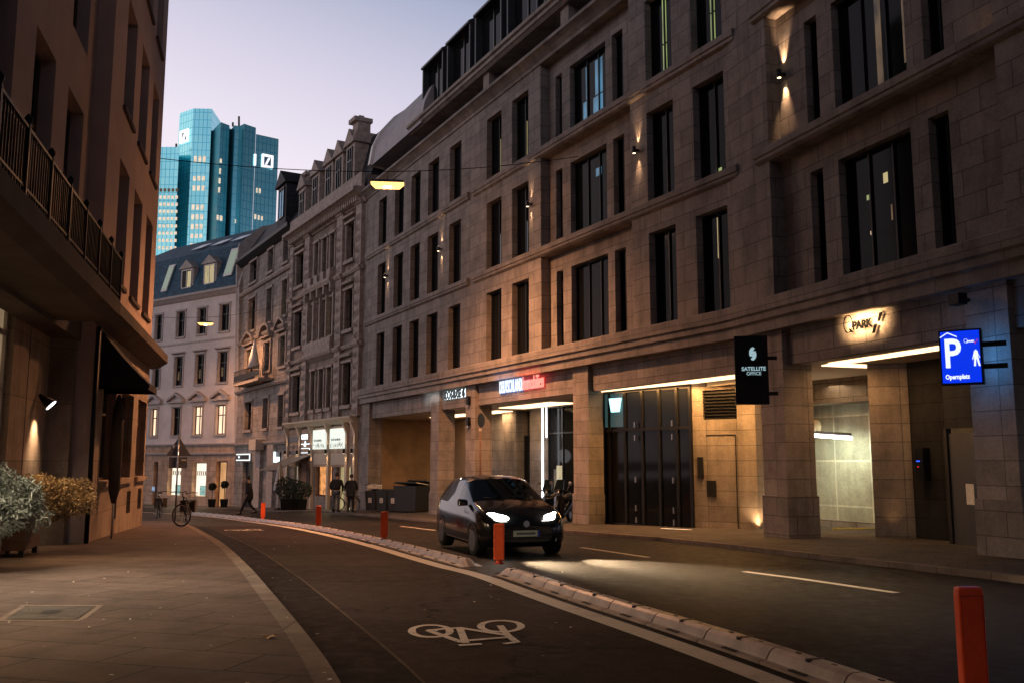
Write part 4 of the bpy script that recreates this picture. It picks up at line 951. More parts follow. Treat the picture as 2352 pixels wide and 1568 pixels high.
# pub and shop front on the ground floor of E
pub = empty('shopfront', 'brown shopfront with warm wall lights, two glowing white panels and an awning', 'shopfront', FE.pt(es(760), zE, .2))
c0, c1 = es(664, 1000), es(822, 1000)
MB().sweep(FE, c0, c1, [(0, 2.05), (.25, 2.1), (.45, 2.3), (.5, 2.32), (.5, 2.42), (0, 2.42)]).build('cornice', M['cream'], pub)
def ppan(x0, x1): return es(x0, 1000), es(x1, 1000)
for x in (664, 692, 720, 758, 800, 818):
    a = es(x, 1000); m = MB(); m.fbox(FE, a, a + .28, -3.2, 2.1, 0, .18); m.build('pilaster', M['cream'], pub)
    m = MB(); m.sweep(FE, a + .02, a + .24, [(.18, 1.5), (.38, 1.95), (.42, 2.1), (.18, 2.1)]); m.build('scroll_bracket', M['cream'], pub)
    c = FE.pt(a + .14, .52, .3); l = MB().lathe(c, [(.06, -.12), (.075, .12)], 8).build('wall_light', M['black'], pub)
    MB().lathe(c, [(.05, -.13), (.05, -.125)], 8).build('lens', M['e_warm'], l)
    light('SPOT', 'wall_light_beam', c + Vector((0, 0, -.15)), 26, (1, .6, .3), pub, c + Vector((.02, .04, -2)), 75, .7, rad=.03); light('SPOT', 'wall_light_beam', c + Vector((0, 0, .15)), 14, (1, .6, .3), pub, c + Vector((.02, .04, 2)), 60, .7, rad=.03)
bp = MB(); bp.fbox(FE, es(664, 1000), es(820, 1000), .0 - .35, 1.95, 0, .08); bp.build('fascia_board', M['stoneG'], pub)
for x0, x1 in ((726, 754), (765, 799)):
    a, b = ppan(x0, x1); pn = MB().fbox(FE, a, b, .68, 1.82, .09, .2).build('glowing_panel', emit('menu_panel_white', (.88, .95, .84), 1.0, (2, 3, .88)), pub)
    m = MB(); textmesh(m, 'TATI & MOA', .17, tfn(FE, a + .25 * (b - a) * .4, 1.13, .21), .01, (b - a) * .72 / 1.05, bold=.004); m.build('lettering', M['plastic'], pn)
    m = MB(); rr = random.Random(int(x0))
    for k in range(46):
        s_ = a + .08 + rr.random() * (b - a - .16); h = rr.uniform(.05, .30); z = .72 + rr.random() * .18; m.face([FE.pt(s_, z, .206), FE.pt(s_ + rr.uniform(.02, .07), z, .206), FE.pt(s_ + rr.uniform(-.03, .06), z + h, .206)])
    m.build('grass_drawing', plain('olive_ink', (.16, .17, .10), .8), pn)
    MB().fbox(FE, a, b, .0 - .22, .42, .081, .11).build('blank_board', M['cream'], pub)
a, b = ppan(698, 719)
pn = MB().fbox(FE, a, b, .45, 1.72, .09, .16).build('neon_board', M['stoneG'], pub)
m = MB(); textmesh(m, 'CAFFE', .42, tfn(FE, a + .08, 1.32, .17), .02, (b - a) * .82 / (1.42), bold=.012); m.fbox(FE, a + .06, b - .06, 1.0, 1.04, .165, .18); m.fbox(FE, a + .06, b - .06, .74, .77, .165, .18); m.fbox(FE, a + .06, b - .06, .47, .5, .165, .18)
m.fbox(FE, b - .1, b - .06, .5, .74, .166, .181); m.lathe(FE.pt((a + b) / 2, 1.02, .19), [(.02, -.17), (.09, -.12), (.07, 0), (.04, .1), (.015, .2)], 8); m.build('neon_lettering', emit('neon_sign_white', (.75, .9, 1), 2.2), pn)
a, b = ppan(668, 690)
m = MB(); m.fbox(FE, a, b, 1.2, 1.5, .09, .12); m.fbox(FE, a + .1, b - .1, .9, .93, .09, .12); m.fbox(FE, (a + b) / 2 - .07, (a + b) / 2 + .07, .75, 1.08, .121, .13); m.fbox(FE, a + .1, b - .2, .42, .62, .09, .12); m.build('unlit_board', M['blackm'], pub)
a, b = es(733), es(772)
w = win(pub, FE, (a, b, -2.1, .15), -.25, (.78,), (), fm='wood', gm='w_cafe', fw=.1)
w = win(pub, FE, (es(780), es(812), -2.9, .15), -.25, (.35,), (), fm='cream', gm='w_yellow', fw=.12, name='door')
w = win(pub, FE, (es(700) - 1.6, es(700) - .3, -2.0, .2), -.25, (.5,), (), fm='wood', gm='w_shop', fw=.1)
a, b = ppan(698, 717); MB().fbox(FE, a, b, -3.2, .3, .02, .1).build('door_panel', plain('orange_door', (.35, .14, .04), .6), pub)
MB().fbox(FE, es(716, 1000) - .1, es(716, 1000) + .5, -1.9, .1, .19, .24).build('menu_case', M['wood'], pub)
light('AREA', 'cafe_window_light', FE.pt(es(750), -.8, .35), 22, (1, .5, .2), pub, FE.pt(es(750), -2.5, 4), size=(2, 1.5)); light('AREA', 'cafe_door_light', FE.pt(es(795), -1, .35), 30, (1, .8, .5), pub, FE.pt(es(795), -3, 4), size=(1.4, 2))
# ------------------------------------------------------------------ building F with pediments
FF = Fr(G1, F1); zF = -3.5
fb = empty('pediment_townhouse', 'grey stone townhouse with arched window pediments and a small iron balcony', 'building', FF.pt(FF.L / 2, zF, -4))
fs_ = lambda x, y=800: FF.s(x, y)
FW = [(569, 585), (610, 622), (645, 657)]
FRW = [(2.3, 4.4, 0), (6.4, 8.4, 1), (9.85, 12.3, 2), (13.6, 15.2, 3)]
cols = [(fs_(a), fs_(b)) for a, b in FW]
m = MB(); ops = [(a, b, z0, z1) for a, b in cols for z0, z1, _ in FRW]
wall(m, FF, 0, FF.L, 1.3, 15.6, ops, .35); wall(m, FF, 0, FF.L, zF - .4, 1.3, [(fs_(557, 1100), fs_(580, 1100), zF - .2, -.1)], .35); m.build('facade_wall', M['sandF'], fb)
MB().fbox(FF, fs_(557, 1100), fs_(580, 1100), zF - .2, -.1, -.3, -.25).build('door', M['black'], fb)
litF = {(0, 0): [(.45, .92, .04, .92, 'w_yellow')], (2, 0): [(.5, .8, .02, .9, 'w_dim')], (1, 2): [(.6, .95, .02, .72, 'w_yellow')], (2, 2): [(.2, .95, .02, .6, 'w_yellow')], (1, 1): [(.6, .95, .02, .85, 'w_yellow')], (2, 1): [(.25, .92, .02, .85, 'w_yellow')], (0, 1): [(.85, .95, .1, .5, 'w_dim')]}
for i, (a, b) in enumerate(cols):
    for z0, z1, r in FRW:
        win(fb, FF, (a, b, z0, z1), -.32, (.5,), (.68,), lit=litF.get((i, r), ()), fw=.07)
        m = MB(); m.fbox(FF, a - .15, b + .15, z0 - .2, z0 - .02, 0, .16); m.fbox(FF, a - .16, a - .02, z0, z1, 0, .08); m.fbox(FF, b + .02, b + .16, z0, z1, 0, .08); m.fbox(FF, a - .2, b + .2, z1 + .02, z1 + .2, 0, .12)
        if r == 1:
            c_ = (a + b) / 2; w_ = (b - a) / 2 + .55; n = 10; zt = z1 + .45
            pr = [(c_ - w_ * math.cos(math.pi * k / n), zt + .75 * (math.sin(math.pi * k / n) if i == 1 else 1 - abs(1 - 2 * k / n))) for k in range(n + 1)]
            for (sa, za), (sb, zb) in zip(pr, pr[1:]):
                m.hexa([FF.pt(sa, za, .42), FF.pt(sb, zb, .42), FF.pt(sb, zb, 0), FF.pt(sa, za, 0), FF.pt(sa, za + .2, .42), FF.pt(sb, zb + .2, .42), FF.pt(sb, zb + .2, 0), FF.pt(sa, za + .2, 0)])
            m.fbox(FF, c_ - w_, c_ + w_, zt - .14, zt, 0, .36)
            for q in (a - .36, b + .18): m.fbox(FF, q, q + .18, z0 - .2, zt - .14, 0, .14)
        m.build('window_surround', M['sand2'], fb)
m = MB(); 
for z in (1.1, 5.2, 9.0, 12.9): m.sweep(FF, 0, FF.L, [(0, z), (.16, z), (.26, z + .14), (.26, z + .24), (0, z + .24)])
m.build('string_course', M['sand2'], fb)
MB().sweep(FF, -.05, FF.L, [(-.2, 15.3), (.2, 15.4), (.55, 15.7), (.55, 15.95), (-.2, 15.95)]).build('cornice', M['black'], fb)
MB().sweep(FF, 0, FF.L, [(.1, 15.95), (-1.6, 18.6), (-6, 20.2), (-9, 20), (-9, 15)]).build('roof', M['darkslate'], fb)
MB().sweep(FF, -.25, 0.05, [(.45, 15.9), (.3, 17.4), (-1.4, 19.0), (-6, 20.5), (-9, 20), (-9, 0), (0, 0)]).build('gable_wall', M['trimG'], fb)
s_ = fs_(646, 520); d = MB(); d.fbox(FF, s_ - 1.0, s_ + 1.0, 16.0, 19.4, -3, .0); d.mesh([FF.pt(s_ - 1.3, 19.4, .2), FF.pt(s_ + 1.3, 19.4, .2), FF.pt(s_, 20.5, .2), FF.pt(s_ - 1.3, 19.4, -3.5), FF.pt(s_ + 1.3, 19.4, -3.5), FF.pt(s_, 20.5, -3.5)], [(0, 1, 2), (5, 4, 3), (0, 2, 5, 3), (1, 4, 5, 2), (0, 3, 4, 1)])
d = d.build('dormer', M['darkslate'], fb); win(d, FF, (s_ - .55, s_ + .6, 17.0, 19.2), .02, (.5,), (), lit=[(.05, .45, .02, .9, 'w_blue'), (.55, .95, .02, .9, 'w_blue')])
m = MB(); a, b = fs_(568, 900), fs_(628, 900); m.fbox(FF, a, b, 5.55, 5.75, 0, 1.1); m.build('balcony_slab', M['sand2'], fb)
m = MB(); m.fbox(FF, a, b, 6.6, 6.66, 1.02, 1.08)
for k in range(26): s_ = a + (b - a) * k / 25; m.fbox(FF, s_ - .015, s_ + .015, 5.75, 6.6, 1.03, 1.06)
for k in range(8): o = k * 1.05 / 8; m.fbox(FF, b - .03, b, 5.75, 6.6, o, o + .02)
m.fbox(FF, a, b, 5.9, 6.3, 1.02, 1.05); m.build('balcony_railing', M['black'], fb)
m = MB(); u0, u1 = fs_(603, 870), fs_(611, 870); m.lathe(FF.pt((u0 + u1) / 2, 6.6, .8), [(.45, 0), (.3, .8), (.12, 1.7), (.03, 2.1)], 10); m.build('folded_parasol', M['white'], fb, label='closed pale parasol standing on the balcony')
s0_, z_ = FF.hit(545, 1042); s1_ = FF.s(578, 1042)
t = empty('shop_sign', 'small white outlined rectangular light sign over the dark doorway', 'sign', FF.pt(s0_, -.1, .1))
m = MB(); s0_ += .35; zb_, zt_ = -.0, .52
for q in ((s0_, s1_, zt_ - .08, zt_), (s0_, s1_, zb_, zb_ + .08), (s1_ - .08, s1_, zb_ + .08, zt_ - .08), (s0_ + .6, s0_ + .8, .2, .35)): m.fbox(FF, *q, .1, .16)
m.build('light_frame', emit('sign_frame_white', (.9, 1, .98), 1.5), t); MB().fbox(FF, s0_ - .05, s1_ + .03, zb_ - .03, zt_ + .03, .02, .09).build('back_panel', M['black'], t)
t = empty('lit_corner_sign', 'small bright white stepped sign left of the pub awning', 'sign', FF.pt(fs_(633, 1042), .2, .1))
a, b = fs_(630, 1042), fs_(646, 1042); m = MB(); m.fbox(FF, a, b, .0 - .1, .25, .1, .2); m.fbox(FF, a, a + (b - a) * .38, .25, .6, .1, .2); m.build('lit_face', emit('sign_bluewhite', (.8, .95, 1), 2.5), t); MB().fbox(FF, a, b, .0 - .15, .6, .02, .09).build('back_panel', M['blackm'], t)
for x in (590, 620):
    MB().fbox(FF, fs_(x, 1080), fs_(x + 14, 1080), zF, 1.1, 0, .25).build('doorway_pilaster', M['sand2'], fb)
MB().fbox(FF, fs_(594, 1015), fs_(610, 1015), .75, 1.5, .1, .7).build('stone_bracket', M['cream'], fb)
# ------------------------------------------------------------------ building G
FG = Fr(G0, G1); zG = -3.9
gb = empty('corner_house', 'pale plastered house with blue slate mansard roof and lit shop windows at the street bend', 'building', FG.pt(FG.L / 2, zG, -4))
gs_ = lambda x, y=800: FG.s(x, y)
GW = [(355, 370, 1), (404, 422, 0), (452, 471, 1), (503, 524, 1)]
GR = [(2.1, 4.45, 0), (6.3, 8.75, 1), (10.45, 12.6, 2)]
cols = [(gs_(a), gs_(b)) for a, b, _ in GW]
m = MB(); ops = [(a, b, z0, z1) for a, b in cols for z0, z1, _ in GR]
wall(m, FG, -8, FG.L, 1.3, 13.8, ops, .3); m.build('facade_wall', M['plasterG'], gb)
shop = [(gs_(385, 1100), gs_(415, 1100), -2.9, -.15), (gs_(441, 1100), gs_(473, 1100), -2.9, -.15), (gs_(495, 1100), gs_(521, 1100), -3.75, -.05), (gs_(352, 1100), gs_(362, 1100), -3.7, -.1)]
m = MB(); wall(m, FG, -8, FG.L, zG, 1.3, shop, .45); m.build('ground_floor_wall', M['stoneG'], gb)
for i, (a, b) in enumerate(cols):
    for z0, z1, r in GR:
        l = GW[i][2] and r == 0
        win(gb, FG, (a, b, z0, z1), -.25, (.5,), (.66,), gm='w_warm' if l else 'glass', fm='wood' if l else 'blackm', fw=.08, lit=([(.1, .3, .2, .5, 'w_dim')] if r == 1 and i else [(.5, .95, .72, .95, 'w_dim')] if r == 1 else ()))
        m = MB(); m.fbox(FG, a - .16, b + .16, z0 - .16, z0 - .02, 0, .12); m.fbox(FG, a - .17, a - .02, z0, z1, 0, .06); m.fbox(FG, b + .02, b + .17, z0, z1, 0, .06); m.fbox(FG, a - .2, b + .2, z1 + .02, z1 + .18, 0, .10)
        if r == 1: m.sweep(FG, a - .3, b + .3, [(0, z1 + .2), (.25, z1 + .28), (.25, z1 + .38), (0, z1 + .38)])
        if r == 0:
            c_ = (a + b) / 2; w_ = 1.15
            for sg_ in (-1, 1): m.hexa([FG.pt(c_ + sg_ * w_, 4.95, .32), FG.pt(c_, 5.5, .32), FG.pt(c_, 5.5, 0), FG.pt(c_ + sg_ * w_, 4.95, 0), FG.pt(c_ + sg_ * w_, 5.15, .32), FG.pt(c_, 5.72, .32), FG.pt(c_, 5.72, 0), FG.pt(c_ + sg_ * w_, 5.15, 0)])
            m.fbox(FG, c_ - w_, c_ + w_, 4.82, 4.96, 0, .28)
        m.build('window_surround', M['trimG'], gb)
m = MB()
for z in (1.2, .45): m.sweep(FG, -8, FG.L, [(0, z), (.12, z), (.2, z + .12), (.2, z + .2), (0, z + .2)])
m.sweep(FG, -8, FG.L, [(0, 9.75), (.06, 9.75), (.06, 9.9), (0, 9.9)]); m.build('string_course', M['trimG'], gb)
MB().sweep(FG, -8, FG.L + .1, [(-.2, 13.4), (.15, 13.45), (.4, 13.7), (.5, 13.75), (.5, 13.95), (-.2, 13.95)]).build('eaves', M['trimG'], gb)
MB().sweep(FG, -8, FG.L, [(.35, 13.95), (-.1, 15.2), (-.9, 17.8), (-1.1, 17.9), (-6.5, 21.0), (-12, 17), (-12, 13.9)]).build('roof', M['slate'], gb)
MB().sweep(FG, FG.L, FG.L + .25, [(.4, 13.95), (-.9, 18.1), (-6.5, 21.3), (-12, 17), (-12, 0), (0, 0)]).build('party_wall', M['trimG'], gb)
for x0, x1, y0, y1 in ((416, 438, 620, 664), (468, 491, 608, 654)):
    fo = FG.off(.15); a, b = fo.s(x0, y1), fo.s(x1, y1); z0, z1 = fo.z(x0, y1), fo.z(x0, y0); c_ = (a + b) / 2; w_ = (b - a) / 2 + .35
    d = MB(); d.fbox(FG, a - .2, b + .2, z0 - .2, z1, -2.4, .08); d.mesh([FG.pt(c_ - w_, z1, .25), FG.pt(c_ + w_, z1, .25), FG.pt(c_, z1 + .75, .25), FG.pt(c_ - w_, z1, -3), FG.pt(c_ + w_, z1, -3), FG.pt(c_, z1 + .75, -3)], [(0, 1, 2), (5, 4, 3), (0, 2, 5, 3), (1, 4, 5, 2), (0, 3, 4, 1)])
    d = d.build('dormer', M['trimG'], gb); win(d, FG, (a, b, z0, z1 - .1), .09, (.5,), (), fm='white', gm='w_yellow' if x0 > 450 else 'glass', lit=() if x0 > 450 else [(.55, .9, .05, .9, 'w_yellow')])
for x0, x1, y0, y1, l in ((374, 392, 642, 674, 0), (514, 538, 606, 643, 1)):
    a, b = gs_(x0, y1), gs_(x1 - 5, y1); lo, hi = (.12, 14.6), (-.62, 17.1)
    if l: lo, hi = (.0, 14.95), (-.75, 17.4)
    P = [FG.pt(a, lo[1], lo[0] + .12), FG.pt(b, lo[1], lo[0] + .12), FG.pt(b, hi[1], hi[0] + .12), FG.pt(a, hi[1], hi[0] + .12)]
    sk = MB().face(P).face([p - FG.n * .1 for p in P][::-1]).build('skylight', M['white'], gb); c_ = sum(P, Vector()) / 4
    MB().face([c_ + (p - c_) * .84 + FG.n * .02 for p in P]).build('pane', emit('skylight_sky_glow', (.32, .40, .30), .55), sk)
for k in range(5):
    s_ = gs_(386 + k * 45, 580); P = [FG.pt(s_, 18.6, -2.2), FG.pt(s_ + 1.6, 18.6, -2.2), FG.pt(s_ + 1.6, 19.3, -3.4), FG.pt(s_, 19.3, -3.4)]; MB().face([p + Vector((0, 0, .12)) for p in P]).build('roof_window', M['steel'], gb)
for i, q in enumerate(shop):
    if i < 2:
        w = win(gb, FG, q, -.4, (), (), fm='cream', gm='w_shop', fw=.07, name='shop_window', label='lit shop window with white interior' if i else None)
        a, b, z0, z1 = q; m = MB()
        m.fbox(FG, a + .1, b - .1, z1 - 1.05, z1 - 1.02, -.38, -.37); m.fbox(FG, a + .1, b - .1, z1 - .72, z1 - .69, -.38, -.37)
        for k in range(6): s_ = a + .16 + (b - a - .32) * k / 6; m.fbox(FG, s_, s_ + .12, z1 - 1.0, z1 - .74, -.379, -.372)
        m.build('window_lettering_band', M['blackm'], w)
        MB().fbox(FG, a + (b - a) * .3, b - .15, z0 + .1, z0 + .9, -.385, -.375).build('display_counter', emit('display_teal', (.35, .62, .55), .8, (3, 3, .5)), w)
        light('AREA', 'shop_light', FG.pt((a + b) / 2, -1.2, .2), 60, (1, .75, .45), gb, FG.pt((a + b) / 2, -3, 4), size=(1.2, 2))
    elif i == 2:
        w = win(gb, FG, q, -.42, (.62,), (), fm='wood', gm='glass', fw=.08, name='door'); a, b, z0, z1 = q
        MB().fbox(FG, a + .05, a + (b - a) * .58, z0 + .02, z1 - .05, -.40, -.38).build('lit_passage', emit('passage_orange', (1, .5, .2), .75, (.6, .4, .6)), w)
        light('AREA', 'passage_light', FG.pt(a + .5, -1, .2), 14, (1, .5, .2), gb, FG.pt(a + .5, -3, 4), size=(.8, 2))
    else: MB().fbox(FG, q[0], q[1], q[2], q[3], -.42, -.38).build('door', M['wood'], gb)
MB().fbox(FG, gs_(352, 1120) - .1, gs_(352, 1120) + .25, -2.6, -2.2, .02, .06).build('intercom', emit('intercom_blue', (.4, .6, .9), .8, (4, 8, .1)), gb)
# ------------------------------------------------------------------ glass towers
def T(x, y, Yd): p = at(x, y, Yd); return (p.x, p.y)
def glass_tower_mat():
    m, t, b = newmat('tower_glass'); tcn = t.nodes.new('ShaderNodeTexCoord')
    br = t.nodes.new('ShaderNodeTexBrick'); t.links.new(tcn.outputs['UV'], br.inputs['Vector']); br.inputs['Scale'].default_value = 1; br.offset = 0
    br.inputs['Brick Width'].default_value = 1.9; br.inputs['Row Height'].default_value = 3.6; br.inputs['Mortar Size'].default_value = .16; br.inputs['Mortar Smooth'].default_value = .2
    br.inputs['Color1'].default_value = (.42, 1., 1., 1); br.inputs['Color2'].default_value = (.34, .93, 1., 1); br.inputs['Mortar'].default_value = (.12, .58, .72, 1)
    n = noise(t, .012, 3, tcn.outputs['Object']); r = rampn(t, n.outputs[0], [(.35, (.8,) * 3), (.65, (1.15,) * 3)])
    t.links.new(mul(t, br.outputs[0], r.outputs[0]), b.inputs['Base Color']); b.inputs['Metallic'].default_value = .88; b.inputs['Roughness'].default_value = .22; return m
M['tower'] = glass_tower_mat()
M['towershade'] = plain('tower_glass_shadow', (.04, .26, .34), .3, .4, .05, .3, 0)  # darker glass for the facets in shadow, their shade put into the colour
def tower(name, label, pts, z1, back):
    t = empty(name, label, 'skyscraper', (pts[0][0], pts[0][1], -5))
    dk = MB(); m = MB()
    for a, b in zip(pts, pts[1:]):
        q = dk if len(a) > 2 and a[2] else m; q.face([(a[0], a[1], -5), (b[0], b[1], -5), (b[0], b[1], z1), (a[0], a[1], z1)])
    bl = [(p[0], p[1]) for p in pts]; kb = 1 + back / 400; b0_, b1_ = (bl[0][0] * kb, bl[0][1] + back), (bl[-1][0] * kb * 1.02, bl[-1][1] + back); m.face([(x, y, z1) for x, y in bl] + [(*b1_, z1), (*b0_, z1)])
    m.face([(bl[-1][0], bl[-1][1], -5), (*b1_, -5), (*b1_, z1), (bl[-1][0], bl[-1][1], z1)]); m.face([(bl[0][0], bl[0][1], -5), (*b0_, -5), (*b0_, z1), (bl[0][0], bl[0][1], z1)])
    m.face([(*b1_, -5), (*b0_, -5), (*b0_, z1), (*b1_, z1)])
    m.build('glass_facade', M['tower'], t)
    if dk.v: dk.build('shaded_facade', M['towershade'], t)
    return t
def tv(a, dark=0): return (a[0], a[1], dark)
zA = at(444, 249.6, 400).z
pA = [tv(T(413, 262, 406)), tv(T(444, 249.6, 400)), tv(T(487, 250.5, 400.5)), tv(T(506, 281, 416))]
tA = tower('glass_tower', 'taller teal glass office tower with a white square logo on its left face', pA, zA, 30)
zB = at(506, 281, 392).z
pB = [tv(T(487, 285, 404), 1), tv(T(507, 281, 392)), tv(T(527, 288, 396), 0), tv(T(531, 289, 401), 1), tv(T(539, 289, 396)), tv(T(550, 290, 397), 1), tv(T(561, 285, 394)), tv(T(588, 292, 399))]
tB = tower('glass_tower', 'shorter teal glass office tower with folded front, right of the taller one', pB, zB, 30)
zC = at(588, 306.7, 398).z
tC = tower('glass_tower_wing', 'lower right wing of the teal glass tower with a large white square logo', [tv(T(588, 306.7, 399)), tv(T(640, 322, 405.5))], zC, 30)
zD = at(390, 338, 395).z
tD = tower('glass_tower_wing', 'lower left glass wing with rows of lit office windows beside the plaster wall', [tv(T(340, 337, 395)), tv(T(412, 338, 395))], zD, 25)
def lw_(par, f, X0, X1, Y0, Y1, mat='w_tower', nm='lit_window'):
    x0, x1, y0, y1 = X0 * .2695 + 340, X1 * .2695 + 340, Y0 * .2695 + 220.5, Y1 * .2695 + 220.5
    s0, z0 = f.hit(x0, y1); s1, z1 = f.hit(x1, y0); MB().fbox(f, s0, s1, z0, z1, .05, .25).build(nm, M[mat], par)
fA = Fr(pA[1], pA[2]); fA0 = Fr(pA[0], pA[1]); fB0 = Fr(pB[1], pB[2]); fB1 = Fr(pB[4], pB[5]); fC = Fr(T(588, 306.7, 399), T(640, 322, 405.5)); fD = Fr(T(340, 337, 395), T(412, 338, 395)); fB3 = Fr(pB[6], pB[7])
for r, (yy, h) in enumerate(((540, 48), (705, 38), (788, 42), (950, 42), (1033, 42), (1115, 42), (1195, 34), (1275, 34))):
    dx = -(yy - 540) * .045
    for k in range(3): lw_(tA, fA, 391 + k * 38 + dx, 417 + k * 38 + dx, yy - h / 2, yy + h / 2)
for r, yy in enumerate((803, 865, 926, 987, 1048, 1110, 1172, 1234, 1297)):
    dx = -(yy - 803) * .03
    for k in range(-1, 4): lw_(tD, fD, 133 + k * 34 + dx, 155 + k * 34 + dx, yy - 13, yy + 13, 'w_tower' if r else 'w_dim')
for X0, X1, Y0, Y1, f, par in ((612, 627, 540, 570, fB0, tB), (606, 620, 620, 665, fB0, tB), (601, 616, 705, 745, fB0, tB), (598, 612, 782, 822, fB0, tB), (583, 600, 1018, 1055, fB0, tB), (610, 632, 1025, 1062, fB0, tB), (740, 756, 1055, 1085, fB1, tB), (762, 778, 1060, 1090, fB1, tB), (905, 922, 1012, 1050, fC, tC), (935, 950, 1020, 1055, fC, tC), (962, 978, 1028, 1060, fC, tC), (920, 934, 788, 825, fC, tC), (944, 960, 792, 830, fC, tC)): lw_(par, f, X0, X1, Y0, Y1)
M['logo'] = emit('logo_white', (1, .97, 1), 1.3)
def dblogo(par, f, x0, x1, y0, y1):
    s0, z1 = f.hit(x0, y0); s1 = f.s(x1, y1); z0 = f.z(x0, y1 - (y1 - y0) * .06); w = (s1 - s0); h = z1 - z0; t_ = .16; m = MB()
    for a, b, c, d in ((0, 1, 0, t_), (0, 1, 1 - t_, 1), (0, t_, t_, 1 - t_), (1 - t_, 1, t_, 1 - t_)): m.fbox(f, s0 + w * a, s0 + w * b, z0 + h * c, z0 + h * d, .1, .8)
    m.hexa([f.pt(s0 + w * x, z0 + h * z, o) for o in (.1, .8) for x, z in ((.30, .24), (.46, .24), (.72, .76), (.56, .76))]); m.build('square_logo', M['logo'], par)
    MB().fbox(f, s0 + w * t_, s0 + w * (1 - t_), z0 + h * t_, z0 + h * (1 - t_), .02, .08).build('logo_panel', plain('logo_blue', (.03, .09, .16), .5), par)
dblogo(tA, fA0, 416, 433.5, 303, 333); dblogo(tC, fC, 601.5, 626, 354, 386)
s_, z_ = fB3.hit(586, 355); MB().fbox(fB3, s_ - .5, s_ + .3, fB3.z(586, 381), z_, .1, .6).build('light_bar', M['logo'], tB)
m = MB()
for x, y0, y1, Y in ((549, 268, 290, 410), (405, 331, 338, 400), (535, 282, 291, 410)): a = at(x, y1, Y); b = at(x, y0, Y); m.tube([a, b], .5, 5)
m.build('roof_mast', M['plastic'], tB)
# ------------------------------------------------------------------ left building
LF = Fr((-11.3, 28.2), (-11.3 + .263 * 36, 28.2 - .965 * 36), -1)
LB_ = LF.off(-.35)
SE = 9.42
lb = empty('corner_building', 'ochre rendered building with long iron balcony and dark awning on the left pavement', 'building', LF.pt(14, -1.7, -5))
# upper windows of the right hand section
cL = [(LF.s(312.5, 148), LF.s(289, 148)), (LF.s(341, 221), LF.s(322, 221)), (LF.s(364, 271), LF.s(349.4, 271))]
z1a, z1b = LF.z(316, 712) + .08, LF.z(324, 463); z2a, z2b = LF.z(305, 306) + .08, LF.z(316, 55); z3a = LF.z(354, 63)
pitch = z2a - z1a
rowsL = [(z1a, z1b), (z2a, z2b), (z3a, z3a + (z2b - z2a)), (z3a + pitch, z3a + pitch + 2.2)]
zc0, zc1 = 3.0, 3.3
LT = 19.0
m = MB(); ops = [(a, b, c, d) for a, b in cL for c, d in rowsL]
wall(m, LF, 0, SE, zc0, LT, ops, .34)
m.face([LF.pt(SE, -2, 0), LF.pt(SE, -2, -.9), LF.pt(SE, LT, -.9), LF.pt(SE, LT, 0)])
m.face([LF.pt(0, -3, 0), LF.pt(0, -3, -14), LF.pt(0, LT, -14), LF.pt(0, LT, 0)])
m.face([LF.pt(0, LT, 0), LF.pt(36, LT, 0), LF.pt(36, LT, -14), LF.pt(0, LT, -14)])
m.face([LF.pt(36, -2, 0), LF.pt(36, -2, -14), LF.pt(36, LT, -14), LF.pt(36, LT, 0)]); m.face([LF.pt(0, -3, -14), LF.pt(36, -2, -14), LF.pt(36, LT, -14), LF.pt(0, LT, -14)])
wB = [(LB_.s(128, 164), LB_.s(78, 164)), (LB_.s(191, 287), LB_.s(152, 287))]
zd0 = LB_.z(192, 262)
sp_ = wB[0][0] - wB[1][0]
wB += [(wB[0][0] + sp_ * k, wB[0][1] + sp_ * k) for k in (1, 2, 3, 4, 5)]
wB3 = (LB_.s(211, 41), LB_.s(171, 61)); z3b = LB_.z(205, 148) + .05
bal_z = LF.off(.75).z(272, 690)
opsB = [(a, b, bal_z + .02, zd0) for a, b in wB] + [(a, b, z3b, z3b + 2.5) for a, b in wB] + [(a, b, z3b + 3.6, z3b + 6) for a, b in wB]
wall(m, LB_, SE, 36, zc0, LT, opsB, .34)
m.build('facade_wall', M['ochre'], lb)
for a, b in cL:
    for c, d in rowsL:
        w = win(lb, LF, (a, b, c, d), -.32, (.5,), (.62,), fm='wood', fw=.07)
        MB().fbox(LF, a - .08, b + .08, c - .10, c - .005, -.2, .08).build('sill', M['ochre_dark'], w)
for k, q in enumerate(opsB):
    w = win(lb, LB_, q, -.32, (.5,), (.68,), fm='wood', fw=.09, lit=[(.52, .95, .70, .95, 'w_pale')] if False else ())
# reflected sky window pane strip
# ground floor right section
PS = [(LF.s(263, 1000), LF.s(233, 1000)), (LF.s(303, 1000), LF.s(274, 1000)), (LF.s(333, 1000), LF.s(314, 1000))]
CS = [(LF.s(266, 1180), LF.s(257, 1180)), (LF.s(298, 1175), LF.s(289, 1175)), (LF.s(323, 1160), LF.s(315, 1160))]
m = MB(); og = [(a, b, -.45, 1.75) for a, b in PS] + [(a, b, -1.42, -.82) for a, b in CS]
wall(m, LF, 0, SE, -2.6, zc0, og, .3); m.build('ground_floor_wall', M['pier'], lb)
for a, b in PS:
    w = win(lb, LF, (a, b, -.45, 1.75), -.28, (.5,), (.7,), fm='ochre_dark', gm='glass', fw=.06)
    MB().fbox(LF, a - .1, b + .1, -.58, -.46, -.1, .1).build('sill', M['pier'], w)
for a, b in CS: MB().fbox(LF, a, b, -1.42, -.82, -.28, -.25).build('cellar_window', M['black'], lb)
MB().sweep(LF, -.35, SE + .3, [(0, zc0 - .15), (.25, zc0 - .1), (.42, zc0 + .02), (.48, zc0 + .05), (.48, zc0 + .3), (0, zc0 + .36)]).build('cornice', M['ochre_dark'], lb)
MB().tube([LF.pt(SE + .08, -1.9, .05), LF.pt(SE + .08, zc0 - .2, .05)], .05, 8).build('drainpipe', M['black'], lb)
